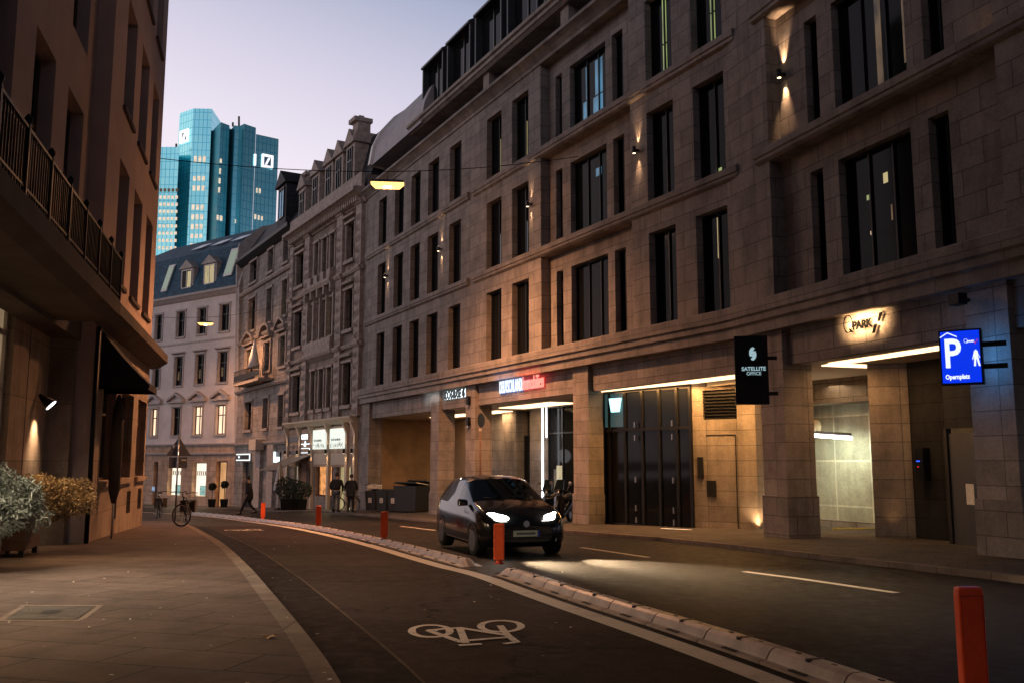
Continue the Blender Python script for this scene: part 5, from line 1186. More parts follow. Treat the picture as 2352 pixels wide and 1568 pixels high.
# ground floor left section
sR = LB_.s(172, 800)
near = LF.off(-.80)
m = MB(); sw0, sw1 = near.s(24, 900), near.s(24, 900) + 2.6
opn = [(sw0, sw1, -1.0, near.z(20, 650)), (sw1 + 1.2, sw1 + 3.8, -1.0, near.z(20, 650)), (sw1 + 5, sw1 + 7.6, -1.2, near.z(20, 650))]
wall(m, near, sR, 36, -2.3, zc0, opn, .25)
m.face([LF.pt(sR, -2.3, -.8), LF.pt(sR, -2.3, -.35), LF.pt(sR, zc0, -.35), LF.pt(sR, zc0, -.8)])
dz = (LB_.s(186, 1000), LB_.s(166, 1000) )
wall(m, LB_, SE, sR, -2.3, zc0, [(dz[0], min(dz[1], sR - .05), -1.7, LB_.z(176, 950) + .3)], .3); m.build('ground_floor_wall', M['pier'], lb)
MB().fbox(LF, SE, 36, zc0 - .5, zc0 + .02, -.8, -.30).build('lintel_beam', M['ochre_dark'], lb)
sj = near.s(62, 900); MB().fbox(near, sj, sj + .03, -2, zc0 - .5, 0, .006).build('joint', M['black'], lb)
for q in opn: win(lb, near, q, -.18, (.5,), (.55,), fm='trimG', gm='w_cream', fw=.10, name='shop_window') if False else None
M['w_cream'] = emit('window_cream_dim', (.75, .52, .30), .35, (2, 1, .6))
for q in opn: win(lb, near, q, -.18, (.33, .66), (.3, .55, .8), fm='trimG', gm='w_cream', fw=.09, name='shop_window')
win(lb, LB_, (dz[0], min(dz[1], sR - .05), -1.7, LB_.z(176, 950) + .3), -.2, (.5,), (.6,), fm='trimG', gm='w_cream', fw=.07, name='door')
light('AREA', 'shop_window_light', near.pt((sw0 + sw1) / 2, .6, .25), 60, (1, .62, .32), lb, near.pt((sw0 + sw1) / 2, -3.4, 4), size=(2.2, 2.2), spot=110)
light('AREA', 'shop_window_light', near.pt(sw1 + 2.5, 1.5, .25), 240, (1, .80, .58), lb, near.pt(sw1 + 2.5, -3.4, 4), size=(2.2, 2.2), spot=110)
light('AREA', 'shop_window_light', near.pt(sw1 + 6.4, .6, .25), 70, (1, .66, .36), lb, near.pt(sw1 + 6.4, -3.4, 4), size=(2.2, 2.2), spot=110)
light('AREA', 'door_light', LB_.pt((dz[0] + dz[1]) / 2, 0, .15), 12, (1, .62, .3), lb, LB_.pt((dz[0] + dz[1]) / 2, -1.2, 3), size=(.5, 2))
s_, z_ = LF.off(-.6).hit(150, 1000); 
for k in (0, .22): MB().fbox(near, near.s(112, 1005) - k * 2, near.s(112, 1005) - k * 2 + .18, .05, .35, .0, .03).build('wall_plaque', M['ceil'], lb)
# balcony
BF = LF.off(.75); s_end = BF.s(275, 650); zr = BF.z(275, 590)
m = MB(); m.sweep(LF, s_end, 34, [(-.4, bal_z - .42), (.55, bal_z - .42), (.72, bal_z - .3), (.78, bal_z - .28), (.78, bal_z), (-.4, bal_z)]); m.build('balcony_slab', M['ochre_dark'], lb)
rl = MB(); rl.fbox(BF, s_end, 34, zr - .04, zr, -.03, .02); rl.fbox(BF, s_end, 34, bal_z + .08, bal_z + .11, -.02, .01); rl.fbox(LF, s_end, s_end + .03, zr - .04, zr, -.3, .75); rl = rl.build('balcony_railing', M['black'], lb)
m = MB(); n = int((34 - s_end) / .115)
for k in range(n): s_ = s_end + k * .115; m.fbox(BF, s_ - .009, s_ + .009, bal_z, zr - .04, -.012, .006)
for k in range(7): m.fbox(LF, s_end, s_end + .018, bal_z, zr - .04, .0 + k * .11, .018 + k * .11)
m.build('balusters', M['black'], rl)
for k in range(14):
    s_ = s_end + 1.2 * k; m = MB(); m.fbox(BF, s_ - .03, s_ + .03, bal_z, zr + .02, -.03, .03); m.lathe(BF.pt(s_, zr + .02, 0), [(.02, 0), (.045, .04), (.045, .08), (.01, .13)], 8); m.build('railing_post', M['black'], rl)
m = MB(); a, b = BF.s(110, 600), BF.s(60, 450); m.fbox(LF, a, b, bal_z + .02, zr + .25, -.1, .55); 
m.build('covered_furniture', M['canvas'], lb, bevel=.12)
# awning
sN = LB_.s(193, 800); zt_, zb_ = LB_.z(193, 705), LB_.z(191, 893)
best = min((abs(CX + F_ * (lambda p: p.x / (p.y * CP + p.z * SP))(LF.pt(sN, zb_, o)) - 342), o) for o in [k * .02 for k in range(20, 200)])[1]
aw = empty('awning', 'black triangular shop awning sticking out from the ochre building over the pavement', 'awning', LF.pt(sN, zb_, -.3)); sF = sN - 1.5
m = MB()
nseg = 8
def cv(s, t): return LF.pt(s, zt_ + (zb_ + .12 - zt_) * t - .10 * math.sin(math.pi * t), -.34 + (best + .34) * t)
for k in range(nseg): m.face([cv(sN, k / nseg), cv(sN, (k + 1) / nseg), cv(sF, (k + 1) / nseg), cv(sF, k / nseg)], True)
m.build('canvas_top', M['canvas'], aw)
bc_ = plain('black_canvas', (.012, .011, .010), .95, 0, 5, .2, .1)
for s_ in (sN, sF):
    m = MB()
    for k in range(nseg): a, b = cv(s_, k / nseg), cv(s_, (k + 1) / nseg); m.face([a, b, Vector((b.x, b.y, zb_)), Vector((a.x, a.y, zb_))])
    m.build('side_panel', bc_, aw)
a, b = LF.pt(sN, zb_, best), LF.pt(sF, zb_, best); MB().face([a, b, b + Vector((0, 0, .14)), a + Vector((0, 0, .14))]).face([a, b, b + Vector((0, 0, .14)) - LF.n * .02, a + Vector((0, 0, .14)) - LF.n * .02]).build('valance', M['canvas'], aw)
MB().tube([LF.pt(sN, zb_ + .02, -.3), LF.pt(sN, zb_ + .02, best)], .018, 6).build('frame_bar', M['black'], aw)
# folded menu board / parasol on the wall
s_ = LF.s(240, 1000); pa = empty('hanging_parasol', 'folded dark parasol leaning on the ground floor wall under the awning', 'parasol', LF.pt(s_, -.9, .3))
MB().lathe(LF.pt(s_ + .1, -.95, .28), [(.05, 0), (.13, .3), (.15, 1.2), (.12, 2.1), (.03, 2.45)], 8).build('canopy', M['canvas'], pa); MB().tube([LF.pt(s_ + .1, -1.75, .28), LF.pt(s_ + .1, -.9, .28)], .025, 6).build('pole', M['steel'], pa)
MB().lathe(LF.pt(s_ + .1, -1.83, .28), [(.22, 0), (.22, .06), (.04, .09)], 10).build('stand', M['black'], pa)
# cone lamp on the pier
s_, z_ = near.hit(84, 905)
t = empty('cone_wall_lamp', 'black cone shaped wall lamp with white opening shining down the left pier', 'wall lamp', near.pt(s_, z_, 0))
c = near.pt(s_, z_, .05); ax = (near.n * .8 - Vector((0, 0, .75)) ).normalized(); m = MB(); m.tube([c, c + ax * .08, c + ax * .30], [.03, .06, .125], 18); m.build('shade', M['black'], t); e = c + ax * .302
m = MB(); m.tube([e, e + ax * .004], .115, 18); m.build('lens', M['e_neon'], t)
light('SPOT', 'beam', near.pt(s_, z_ - .36, .30), 150, (1, .66, .38), t, near.pt(s_, z_ - 1.9, -.5), 84, 1., rad=.03); light('SPOT', 'beam', e + ax * .02, 30, (1, .85, .65), t, e + ax * 2 + Vector((0, 0, -1.3)), 110, .8, rad=.04)
# ------------------------------------------------------------------ street lamps on cables
def pendant(c, w, rz, label, energy, cone=156, bl_=1., side=.045):
    t = empty('pendant_street_lamp', label, 'street lamp', c, rz, 'sodium lamps hung over the street')
    P = [(-.5, 0), (-.36, -.13), (.36, -.13), (.5, 0)]
    m = MB(); n = 4; v = [(x * w, y, z * w) for y in (-.13 * w * 1.3, .13 * w * 1.3) for x, z in P]; m.mesh(v, [(0, 1, 2, 3), (7, 6, 5, 4), (0, 4, 5, 1), (1, 5, 6, 2), (2, 6, 7, 3)]); m.build('glowing_bowl', M['e_sod'], t, True)
    m = MB(); v = [(x * w, y * w, z * w) for z, k in ((.0, 1), (.07, .92), (.11, .5)) for x, y in ((-.51 * k, -.18 * k), (.51 * k, -.18 * k), (.51 * k, .18 * k), (-.51 * k, .18 * k))]
    m.mesh(v, [(0, 1, 5, 4), (1, 2, 6, 5), (2, 3, 7, 6), (3, 0, 4, 7), (4, 5, 9, 8), (5, 6, 10, 9), (6, 7, 11, 10), (7, 4, 8, 11), (8, 9, 10, 11)]); m.build('hood', M['plastic'], t, True)
    MB().tube([(0, 0, .1 * w), (0, 0, .42)], .012, 6).build('hanger', M['black'], t, True)
    light('SPOT', 'sodium_light', Vector(c) + Vector((0, 0, -.16 * w)), energy, SOD, t, Vector(c) + Vector((0, 0, -5)), cone, bl_, rad=.12)
    light('POINT', 'sodium_bowl_light', Vector(c) + Vector((0, 0, -.17 * w)), energy * side, (1., .47, .2), t, rad=.12)
    return t
def cable(P, label, r=.014):
    pts = []
    for a, b, sag in P:
        a, b = Vector(a), Vector(b); pts += [a.lerp(b, k / 12) + Vector((0, 0, -sag * 4 * (k / 12) * (1 - k / 12))) for k in range(12)]
    pts.append(Vector(P[-1][1])); MB().tube(pts, r, 5).build('suspension_cable', M['black'], label=label, cat='cable')
c1 = at(890, 422, 30.0); pendant(c1, 1.12, R(6), 'bright near sodium lamp hanging in front of the limestone facade', 12000)
ca = LF.pt(.3, at(372, 378, 28.5).z, .02); cb = RA.pt(RA.s(1330, 360), RA.z(1330, 360), .02)
cable([(ca, c1 + Vector((0, 0, .42)), .12), (c1 + Vector((0, 0, .42)), cb, .12)], 'thin cable across the street from the ochre corner to the limestone facade')
c2 = at(472, 742, 65.0); pendant(c2, 1.08, R(4), 'farther small sodium lamp hanging in front of the pale plaster house', 3600, 172, .6, .16)
cable([(c2 + Vector((-11, 2.5, 1.0)), c2 + Vector((0, 0, .42)), .1), (c2 + Vector((0, 0, .42)), FF.pt(FF.L - 1.5, c2.z + .8, .05), .2)], 'thin cable carrying the farther lamp in front of the pale plaster house')
c3 = Vector((-1.6, -3.5, 6.8)); pendant(c3, .86, R(8), 'sodium lamp over the street behind the viewpoint', 2600, 122, 1., .02)
# ------------------------------------------------------------------ car
def ring(x, w, zb, zm, zbelt, wt, zt):
    h = [(0, zb), (w * .55, zb), (w * .93, zb + .02), (w, zb + .14), (w * 1.0, zm), (w * .985, (zm + zbelt) / 2), (w * .95, zbelt), (wt + (w * .95 - wt) * .28, zbelt + (zt - zbelt) * .72), (wt, zt - .05 * min(1, (zt - zbelt) / .2)), (wt * .78, zt - .008), (wt * .4, zt + .008), (0, zt + .012)]
    return [(x, y, z) for y, z in h] + [(x, -y, z) for y, z in h[-2:0:-1]]
ST = [(1.80, .50, .30, .42, .56, .40, .58), (1.765, .66, .24, .46, .64, .54, .665), (1.68, .755, .20, .5, .72, .62, .745), (1.5, .80, .18, .55, .80, .66, .85), (1.25, .815, .18, .58, .86, .67, .93), (.98, .82, .18, .6, .90, .68, .985), (.80, .82, .18, .6, .915, .69, 1.03),
      (.45, .82, .18, .6, .925, .645, 1.24), (.10, .82, .18, .6, .93, .60, 1.415), (-.1, .82, .18, .6, .935, .595, 1.455), (-.5, .82, .18, .6, .94, .59, 1.48), (-.95, .82, .18, .6, .95, .58, 1.46), (-1.35, .815, .18, .6, .96, .56, 1.39), (-1.52, .81, .19, .6, .97, .55, 1.32),
      (-1.68, .79, .22, .58, .96, .60, 1.06), (-1.76, .75, .26, .55, .86, .60, .92), (-1.80, .62, .32, .5, .7, .5, .74)]
car = empty('car', 'small black hatchback with both headlights on driving toward the camera', 'car', (.34, 16.45, 0), 0)
th = R(19); hd = Vector((math.sin(th), -math.cos(th), 0)); cc = Vector((.27, 17.15, 0)) - hd * 1.8
car.location = (cc.x, cc.y, gz(cc.y) + .01); car.rotation_euler = (0, 0, math.atan2(hd.y, hd.x))
body, glass = MB(), MB()
rs = [[(x, y * 1.04, z) for x, y, z in ring(*s)] for s in ST]; n = len(rs[0])
for i in range(len(rs) - 1):
    for j in range(n):
        k = (j + 1) % n; fc = [rs[i][j], rs[i][k], rs[i + 1][k], rs[i + 1][j]]
        jj = min(j, n - 1 - j)
        g = (6 <= i <= 7 and 8 <= jj <= 11) or (6 <= i <= 12 and 6 <= jj <= 7 and i not in (9,)) or (i == 13 and 8 <= jj <= 11)
        (glass if g else body).face(fc, True)
body.face(rs[0][::-1], False); body.face(rs[-1], False)
def weld(o):
    bm = bmesh.new(); bm.from_mesh(o.data); bmesh.ops.remove_doubles(bm, verts=bm.verts, dist=.0008); bmesh.ops.recalc_face_normals(bm, faces=bm.faces); bm.to_mesh(o.data); bm.free()
bo = body.build('body', M['carblack'], car, True); weld(bo)
go = glass.build('windows', M['carglass'], car, True); weld(go)
MB().box(.05, .78, .06, .52, .55, 1.18).build('driver_seat', M['plastic'], car, True) if False else None
for sx_ in (1.13, -1.17):
    for sy_ in (1, -1):
        w = MB(); w.lathe((sx_, sy_ * .745, .295), [(.20, -.1), (.285, -.1), (.295, -.06), (.295, .09), (.28, .115), (.20, .12)], 24, 'y'); w = w.build('wheel', M['tyre'], car, True)
        m = MB(); m.lathe((sx_, sy_ * .76, .295), [(.19, -.10), (.19, .10), (.06, .112)], 20, 'y'); m.build('rim', M['plastic'], w, True)
        m = MB()
        for k in range(13):
            a0, a1 = math.pi * k / 13 * 1.0, math.pi * (k + 1) / 13
            P = lambda a, r: (sx_ + r * math.cos(a), sy_ * .862, .295 + r * math.sin(a) * 1.02)
            m.face([P(a0, .30), P(a1, .30), P(a1, .345), P(a0, .345)])
        m.build('wheel_arch', M['black'], car, True)
for s in (1, -1):
    m = MB(); P = []
    for k in range(18):
        a_ = 2 * math.pi * k / 18; yy = .57 + .185 * math.cos(a_) * (1 if math.cos(a_) > 0 else 1.25); zz_ = .745 + .09 * math.sin(a_) * (1. if math.cos(a_) > 0 else .75) + .05 * (yy - .56); xx = 1.815 - max(0, yy - .25) * .30 - max(0, yy - .55) ** 2 * 5.2 - max(0, zz_ - .74) * .5
        P.append((xx, yy * s, zz_))
    c_ = (1.742, .57 * s, .745)
    for k in range(18): m.face([c_, P[k], P[(k + 1) % 18]], True)
    m.build('headlight', emit('headlight_glow', (1., .93, .80), 30), car, True)
    a = wm(car) @ Vector((1.75, .56 * s, .68)); b = wm(car) @ Vector((5.0, .50 * s + .9, .02)); light('SPOT', 'headlight_beam', a, 15000, (1, .72, .42), car, b, 42, 1., rad=.04)
    m = MB(); m.mesh([(.62, s * .82, .93), (.76, s * .82, .93), (.70, s * 1.0, .92), (.58, s * 1.0, .92), (.62, s * .82, 1.05), (.72, s * .82, 1.03), (.68, s * 1.0, 1.05), (.60, s * 1.0, 1.06)], [(3, 2, 1, 0), (4, 5, 6, 7), (0, 1, 5, 4), (1, 2, 6, 5), (2, 3, 7, 6), (3, 0, 4, 7)]); m.build('mirror', M['carblack'], car, True, bevel=.02)
    MB().box(-.35, -.2, s * .815 - .012, s * .815 + .012, .80, .83).build('door_handle', M['steel'], car, True)
    m = MB(); m.lathe((1.76, .56 * s, .34), [(.05, 0), (.05, .02)], 12, 'x'); m.build('fog_lamp', M['steel'], car, True)
    MB().box(-.9, .9, s * .822 - .006, s * .822 + .006, .26, .30).build('side_skirt', M['steel'], car, True)
m = MB(); 
for k in range(4): m.box(1.775, 1.80, -.42, .42, .33 + k * .035, .345 + k * .035)
m.build('lower_grille', M['blackm'], car, True)
p_ = MB().box(1.80, 1.815, -.26, .26, .40, .51).build('number_plate', M['plate'], car, True); MB().box(1.8155, 1.817, .21, .26, .40, .51).build('plate_band', plain('plate_blue', (.02, .05, .3), .5), p_, True)
m = MB(); m.box(1.8155, 1.8165, -.20, .17, .437, .473)
m.build('plate_marks', M['plastic'], p_, True)
m = MB(); m.lathe((1.80, 0, .63), [(.055, 0), (.06, .006)], 16, 'x'); m.box(1.806, 1.812, -.03, .03, .615, .625); m.box(1.806, 1.812, -.03, .03, .645, .655); m.build('badge', M['steel'], car, True)
m = MB(); m.tube([(.84, .45, 1.03), (.70, .05, 1.10)], .008, 5); m.tube([(.84, -.1, 1.04), (.70, -.5, 1.08)], .008, 5); m.build('wiper', M['black'], car, True)
# ------------------------------------------------------------------ bicycles
def bicycle(x, y, zoff, rz, label, steer=0., basket=False, bag=False):
    t = empty('bicycle', label, 'bicycle', (x, y, gz(y) + zoff), rz)
    r = .34
    def wheel(cx, st=0.):
        Mx = Matrix.Translation((cx, 0, r)) @ Matrix.Rotation(st, 4, 'Z')
        m = MB(); m.torus((0, 0, 0), r - .02, .02, 'y', 32, 8); m.v = [Mx @ v for v in m.v]; w = m.build('wheel', M['tyre'], t, True)
        m = MB(); m.torus((0, 0, 0), r - .045, .012, 'y', 32, 6); m.v = [Mx @ v for v in m.v]; m.build('rim', M['steel'], w, True)
        m = MB()
        for k in range(14):
            a = 2 * math.pi * k / 14; m.tube([(.015 * math.cos(a + 1), .02 * (-1) ** k, .015 * math.sin(a + 1)), ((r - .05) * math.cos(a), 0, (r - .05) * math.sin(a))], .0025, 4, False)
        m.tube([(0, -.05, 0), (0, .05, 0)], .02, 8); m.v = [Mx @ v for v in m.v]; m.build('spokes', M['steel'], w, True)
    wheel(-.52); wheel(.52, steer)
    m = MB(); bb = (-.08, 0, .29); st_ = (-.22, 0, .80); hd0, hd1 = (.36, 0, .66), (.33, 0, .86)
    for a, b, q in ((bb, st_, .017), (bb, hd0, .019), (st_, hd1, .016), (hd0, hd1, .02)): m.tube([a, b], q, 8)
    for s in (-1, 1): m.tube([bb, (-.52, s * .055, .34)], .010, 6); m.tube([(-.20, 0, .72), (-.52, s * .055, .34)], .009, 6)
    m.build('frame', M['black'], t, True)
    Ms = Matrix.Translation((.35, 0, 0)) @ Matrix.Rotation(steer, 4, 'Z') @ Matrix.Translation((-.35, 0, 0))
    m = MB()
    for s in (-1, 1): m.tube([(.37, s * .02, .66), (.40, s * .055, .6), (.52, s * .055, .34)], .011, 6)
    m.tube([(.33, 0, .86), (.31, 0, .98)], .014, 6); m.v = [Ms @ v for v in m.v]; m.build('fork', M['black'], t, True)
    m = MB(); m.tube([(.18, -.30, 1.02), (.30, -.22, 1.03), (.34, 0, 1.0), (.30, .22, 1.03), (.18, .30, 1.02)], .012, 8)
    for s in (-1, 1): m.tube([(.26, s * .26, 1.03), (.13, s * .31, 1.02)], .017, 8)
    m.v = [Ms @ v for v in m.v]; m.build('handlebar', M['blackm'], t, True)
    m = MB(); m.tube([(-.22, 0, .78), (-.24, 0, .92)], .013, 6); m.build('seat_post', M['steel'], t, True)
    m = MB(); m.tube([(-.38, 0, .95), (-.30, 0, .965), (-.20, 0, .955), (-.10, 0, .95)], [.05, .075, .045, .022], 10); m.v = [Vector((v[0], v[1] * 1.15, .95 + (v[2] - .95) * .45)) for v in m.v]; m.build('saddle', M['tyre'], t, True)
    m = MB(); m.torus(bb, .085, .008, 'y', 20, 5); m.tube([(bb[0], -.09, bb[2]), (bb[0] + .12, -.09, bb[2] - .12)], .009, 5); m.tube([(bb[0], .09, bb[2]), (bb[0] - .12, .09, bb[2] + .12)], .009, 5)
    m.box(bb[0] + .07, bb[0] + .17, -.17, -.09, bb[2] - .135, bb[2] - .11); m.box(bb[0] - .17, bb[0] - .07, .09, .17, bb[2] + .11, bb[2] + .135); m.build('pedals', M['steel'], t, True)
    m = MB()
    for cx in (-.52, .52):
        P = []
        for k in range(9):
            a = R(20 + k * 17); P.append((cx - .37 * math.cos(a) * (1 if cx < 0 else -1), 0, r + .37 * math.sin(a)))
        for a, b in zip(P, P[1:]): m.hexa([(a[0], -.025, a[2]), (b[0], -.025, b[2]), (b[0], .025, b[2]), (a[0], .025, a[2]), (a[0], -.025, a[2] + .006), (b[0], -.025, b[2] + .006), (b[0], .025, b[2] + .006), (a[0], .025, a[2] + .006)])
        if cx < 0: m.build('mudguard', M['black'], t, True); m = MB()
    m = MB(); m.box(-.78, -.32, -.07, .07, .735, .75); m.tube([(-.72, -.06, .74), (-.52, -.06, .34)], .006, 4); m.tube([(-.72, .06, .74), (-.52, .06, .34)], .006, 4); m.build('carrier', M['black'], t, True)
    if bag: m = MB(); m.box(-.74, -.42, .08, .22, .38, .74); m.box(-.74, -.42, -.22, -.08, .38, .74); m.build('pannier', M['canvas'], t, True)
    if basket:
        m = MB()
        for k in range(10): a = 2 * math.pi * k / 10; m.tube([(.62 + .10 * math.cos(a), .10 * math.sin(a), .72), (.62 + .2 * math.cos(a), .2 * math.sin(a), 1.0)], .006, 4)
        m.torus((.62, 0, 1.0), .2, .008, 'z', 20, 5); m.v = [Ms @ v for v in m.v]; m.build('basket', M['steel'], t, True)
    return t
b1 = gp(404, 1207, .12); bicycle(b1.x + .12, b1.y + .35, .12, R(-80), 'bicycle with its front wheel turned sideways, standing beside the sign pole', R(62), True, True)
b2 = gp(360, 1190, .12); bicycle(b2.x - .1, b2.y + .4, .12, R(-76), 'bicycle seen end on at the ochre building corner', R(10), False, True)
# ------------------------------------------------------------------ people
def skin(name, V, E, mat, parent, lvl=1):
    me = bpy.data.meshes.new(name); ks = list(V); me.from_pydata([V[k][0] for k in ks], [(ks.index(a), ks.index(b)) for a, b in E], [])
    ob = bpy.data.objects.new('tmp', me); COL.objects.link(ob); md = ob.modifiers.new('s', 'SKIN'); 
    lay = me.skin_vertices[0].data if me.skin_vertices else None
    if lay is None:
        bm = bmesh.new(); bm.from_mesh(me); bm.verts.layers.skin.verify(); bm.to_mesh(me); bm.free(); lay = me.skin_vertices[0].data
    for i, k in enumerate(ks):
        r = V[k][1]; lay[i].radius = (r, r) if not isinstance(r, tuple) else r; lay[i].use_root = (i == 0)
    md.use_smooth_shade = True; md.branch_smoothing = .5
    sb = ob.modifiers.new('u', 'SUBSURF'); sb.levels = lvl
    dg = bpy.context.evaluated_depsgraph_get(); m2 = bpy.data.meshes.new_from_object(ob.evaluated_get(dg)); m2.name = name; m2.materials.clear(); m2.materials.append(mat)
    bpy.data.objects.remove(ob); o = bpy.data.objects.new(name, m2); COL.objects.link(o); o.parent = parent; return o
def person(x, y, zoff, rz, label, legs, arms, lean=0., coat='coat', tr='trousers', long=True, hat=False, k=1.):
    """local: facing +x. legs: two (knee, ankle) ; arms: two (elbow, hand)"""
    t = empty('person', label, 'person', (x, y, gz(y) + zoff), rz)
    P = lambda *a: Vector(a) * k
    hip = P(0, 0, .95); ch = P(lean * .6, 0, 1.28); nk = P(lean, 0, 1.50); hb = P(lean + .02, 0, 1.56); hh = P(lean + .035, 0, 1.66); ht = P(lean + .02, 0, 1.745)
    V = {'hip': (hip, .085), 'ch': (ch, .085), 'nk': (nk, .058), 'hb': (hb, .066), 'hh': (hh, .098), 'ht': (ht, .07), 'nose': (hh + P(.115, 0, -.02), .014)}
    E = [('hip', 'ch'), ('ch', 'nk'), ('nk', 'hb'), ('hb', 'hh'), ('hh', 'ht'), ('hh', 'nose')]
    CV = {'c0': (P(lean * .2, 0, .96), (.26, .19)), 'c1': (P(lean * .5, 0, 1.15), (.25, .18)), 'c2': (P(lean * .75, 0, 1.36), (.25, .17)), 'c3': (P(lean * .97, 0, 1.49), (.085, .085))}
    CE = [('c0', 'c1'), ('c1', 'c2'), ('c2', 'c3')]
    if long: CV['cl'] = (P(-.02, 0, .66), (.215, .18)); CE.append(('c0', 'cl'))
    TV = {'h': (hip, .14)}; TE = []
    for i, s in ((0, 1), (1, -1)):
        kn, an = legs[i]; kn, an = P(*kn), P(*an); toe = an + P(.17, 0, -.045); 
        V.update({f'th{i}': (P(0, s * .09, .90), .06), f'kn{i}': (kn, .045), f'an{i}': (an, .038), f'toe{i}': (toe, .03)}); E += [('hip', f'th{i}'), (f'th{i}', f'kn{i}'), (f'kn{i}', f'an{i}'), (f'an{i}', f'toe{i}')]
        TV.update({f'a{i}': (P(0, s * .10, .86), .105), f'm{i}': (P(0, s * .1, .86).lerp(kn, .5), .092), f'b{i}': (kn, .075), f'n{i}': (kn.lerp(an, .6), .066), f'c{i}': (an + P(0, 0, .03), .062)}); TE += [('h', f'a{i}'), (f'a{i}', f'm{i}'), (f'm{i}', f'b{i}'), (f'b{i}', f'n{i}'), (f'n{i}', f'c{i}')]
        el, ha = arms[i]; el, ha = P(*el), P(*ha); sh = P(lean * .9, s * .20, 1.42); d = (ha - el).normalized()
        V.update({f'sh{i}': (sh, .032), f'el{i}': (el, .034), f'wr{i}': (ha, .028), f'pa{i}': (ha + d * .05, (.036, .02))}); E += [('ch', f'sh{i}'), (f'sh{i}', f'el{i}'), (f'el{i}', f'wr{i}'), (f'wr{i}', f'pa{i}')]
        side = Vector((0, 0, 1)).cross(d); side = side.normalized() if side.length > .1 else Vector((1, 0, 0)); curl = Vector((0, 0, -1)).lerp(-Vector((0, s, 0)), .6).normalized()
        for q in range(4):
            b0 = ha + d * .085 + side * (q - 1.5) * .019; V[f'f{i}{q}'] = (b0 + d * (.03), .008); V[f'g{i}{q}'] = (b0 + d * (.045 + .006 * (q in (1, 2))) + curl * .03, .0075); E += [(f'pa{i}', f'f{i}{q}'), (f'f{i}{q}', f'g{i}{q}')]
        V[f't{i}'] = (ha + d * .05 - side * .045, .009); V[f'u{i}'] = (ha + d * .085 - side * .05, .008); E += [(f'pa{i}', f't{i}'), (f't{i}', f'u{i}')]
        CV.update({f's{i}': (sh, .085), f'e{i}': (el, .068), f'w{i}': (ha - d * .01, .052)}); CE += [('c2', f's{i}'), (f's{i}', f'e{i}'), (f'e{i}', f'w{i}')]
        m = MB(); fx = Vector((1, 0, 0)); a_ = an + P(-.07, 0, -.06); 
        m.tube([a_ + P(0, 0, .0), a_ + P(.06, 0, .02), a_ + P(.16, 0, .0), a_ + P(.25, 0, -.02), a_ + P(.29, 0, -.025)], [.035 * k, .05 * k, .046 * k, .042 * k, .022 * k], 10); m.tube([an + P(-.01, 0, -.04), an + P(-.01, 0, .05)], .05 * k, 10); m.build('shoe', M['tyre'], t, True)
    skin('body', V, E, M['skin'], t); skin('trousers', TV, TE, M[tr], t); skin('coat', CV, CE, M[coat], t, 2)
    hr = MB(); c = hh + P(-.018, 0, .03); n = 12
    for i in range(7):
        for j in range(n): pass
    hr.lathe(c, [(.098 * k * math.cos(R(a)), .115 * k * math.sin(R(a))) for a in (-35, -15, 5, 25, 45, 65, 82)], 14); hr.build('hair', M['hair'], t, True)
    m = MB()
    for s in (-1, 1): m.lathe(hh + P(.085, s * .032, .012), [(.001, -.006), (.011, 0), (.001, .006)], 8, 'x')
    m.build('eyes', M['black'], t, True)
    if hat: m = MB(); m.lathe(hh + P(-.01, 0, .0), [(.112 * k, .02), (.118 * k, .05), (.10 * k, .10), (.05 * k, .135)], 14); m.build('cap', M['canvas'], t, True)
    return t
# pair by the pub
pw = lambda px, Y: ((px - CX) / F_ * (Y * CP + gz(Y) * SP), Y)
x, y = pw(771, 44.3); person(x, y, .11, R(80), 'person in a short dark winter coat and jeans seen from behind outside the pub', [((.04, .11, .50), (-.02, .13, .09)), ((.03, -.11, .50), (.0, -.12, .09))], [((.02, .31, 1.15), (.14, .26, .98)), ((.02, -.31, 1.15), (.14, -.25, .98))], .03, 'coat', 'jeans', False, k=1.04)
x, y = pw(805, 44.6); person(x, y, .11, R(95), 'person in a dark hooded coat bending over a bicycle outside the pub', [((.04, .10, .50), (-.03, .12, .09)), ((.05, -.10, .50), (.0, -.11, .09))], [((.12, .30, 1.18), (.30, .30, 1.05)), ((.10, -.28, 1.18), (.28, -.26, 1.02))], .13, 'coat2', 'trousers', True)
x, y = pw(795, 45.1); bicycle(x, y, .11, R(150), 'bicycle held between the two people standing outside the pub', R(30))
x, y = pw(571, 43.2); person(x, y, .0, R(176), 'person in a long dark coat striding across the road toward the left', [((.20, .08, .52), (.36, .08, .10)), ((.02, -.08, .50), (-.30, -.08, .16))], [((-.10, .27, 1.15), (.02, .25, .93)), ((.12, -.27, 1.16), (.26, -.22, .98))], .05, 'coat', 'trousers', True)
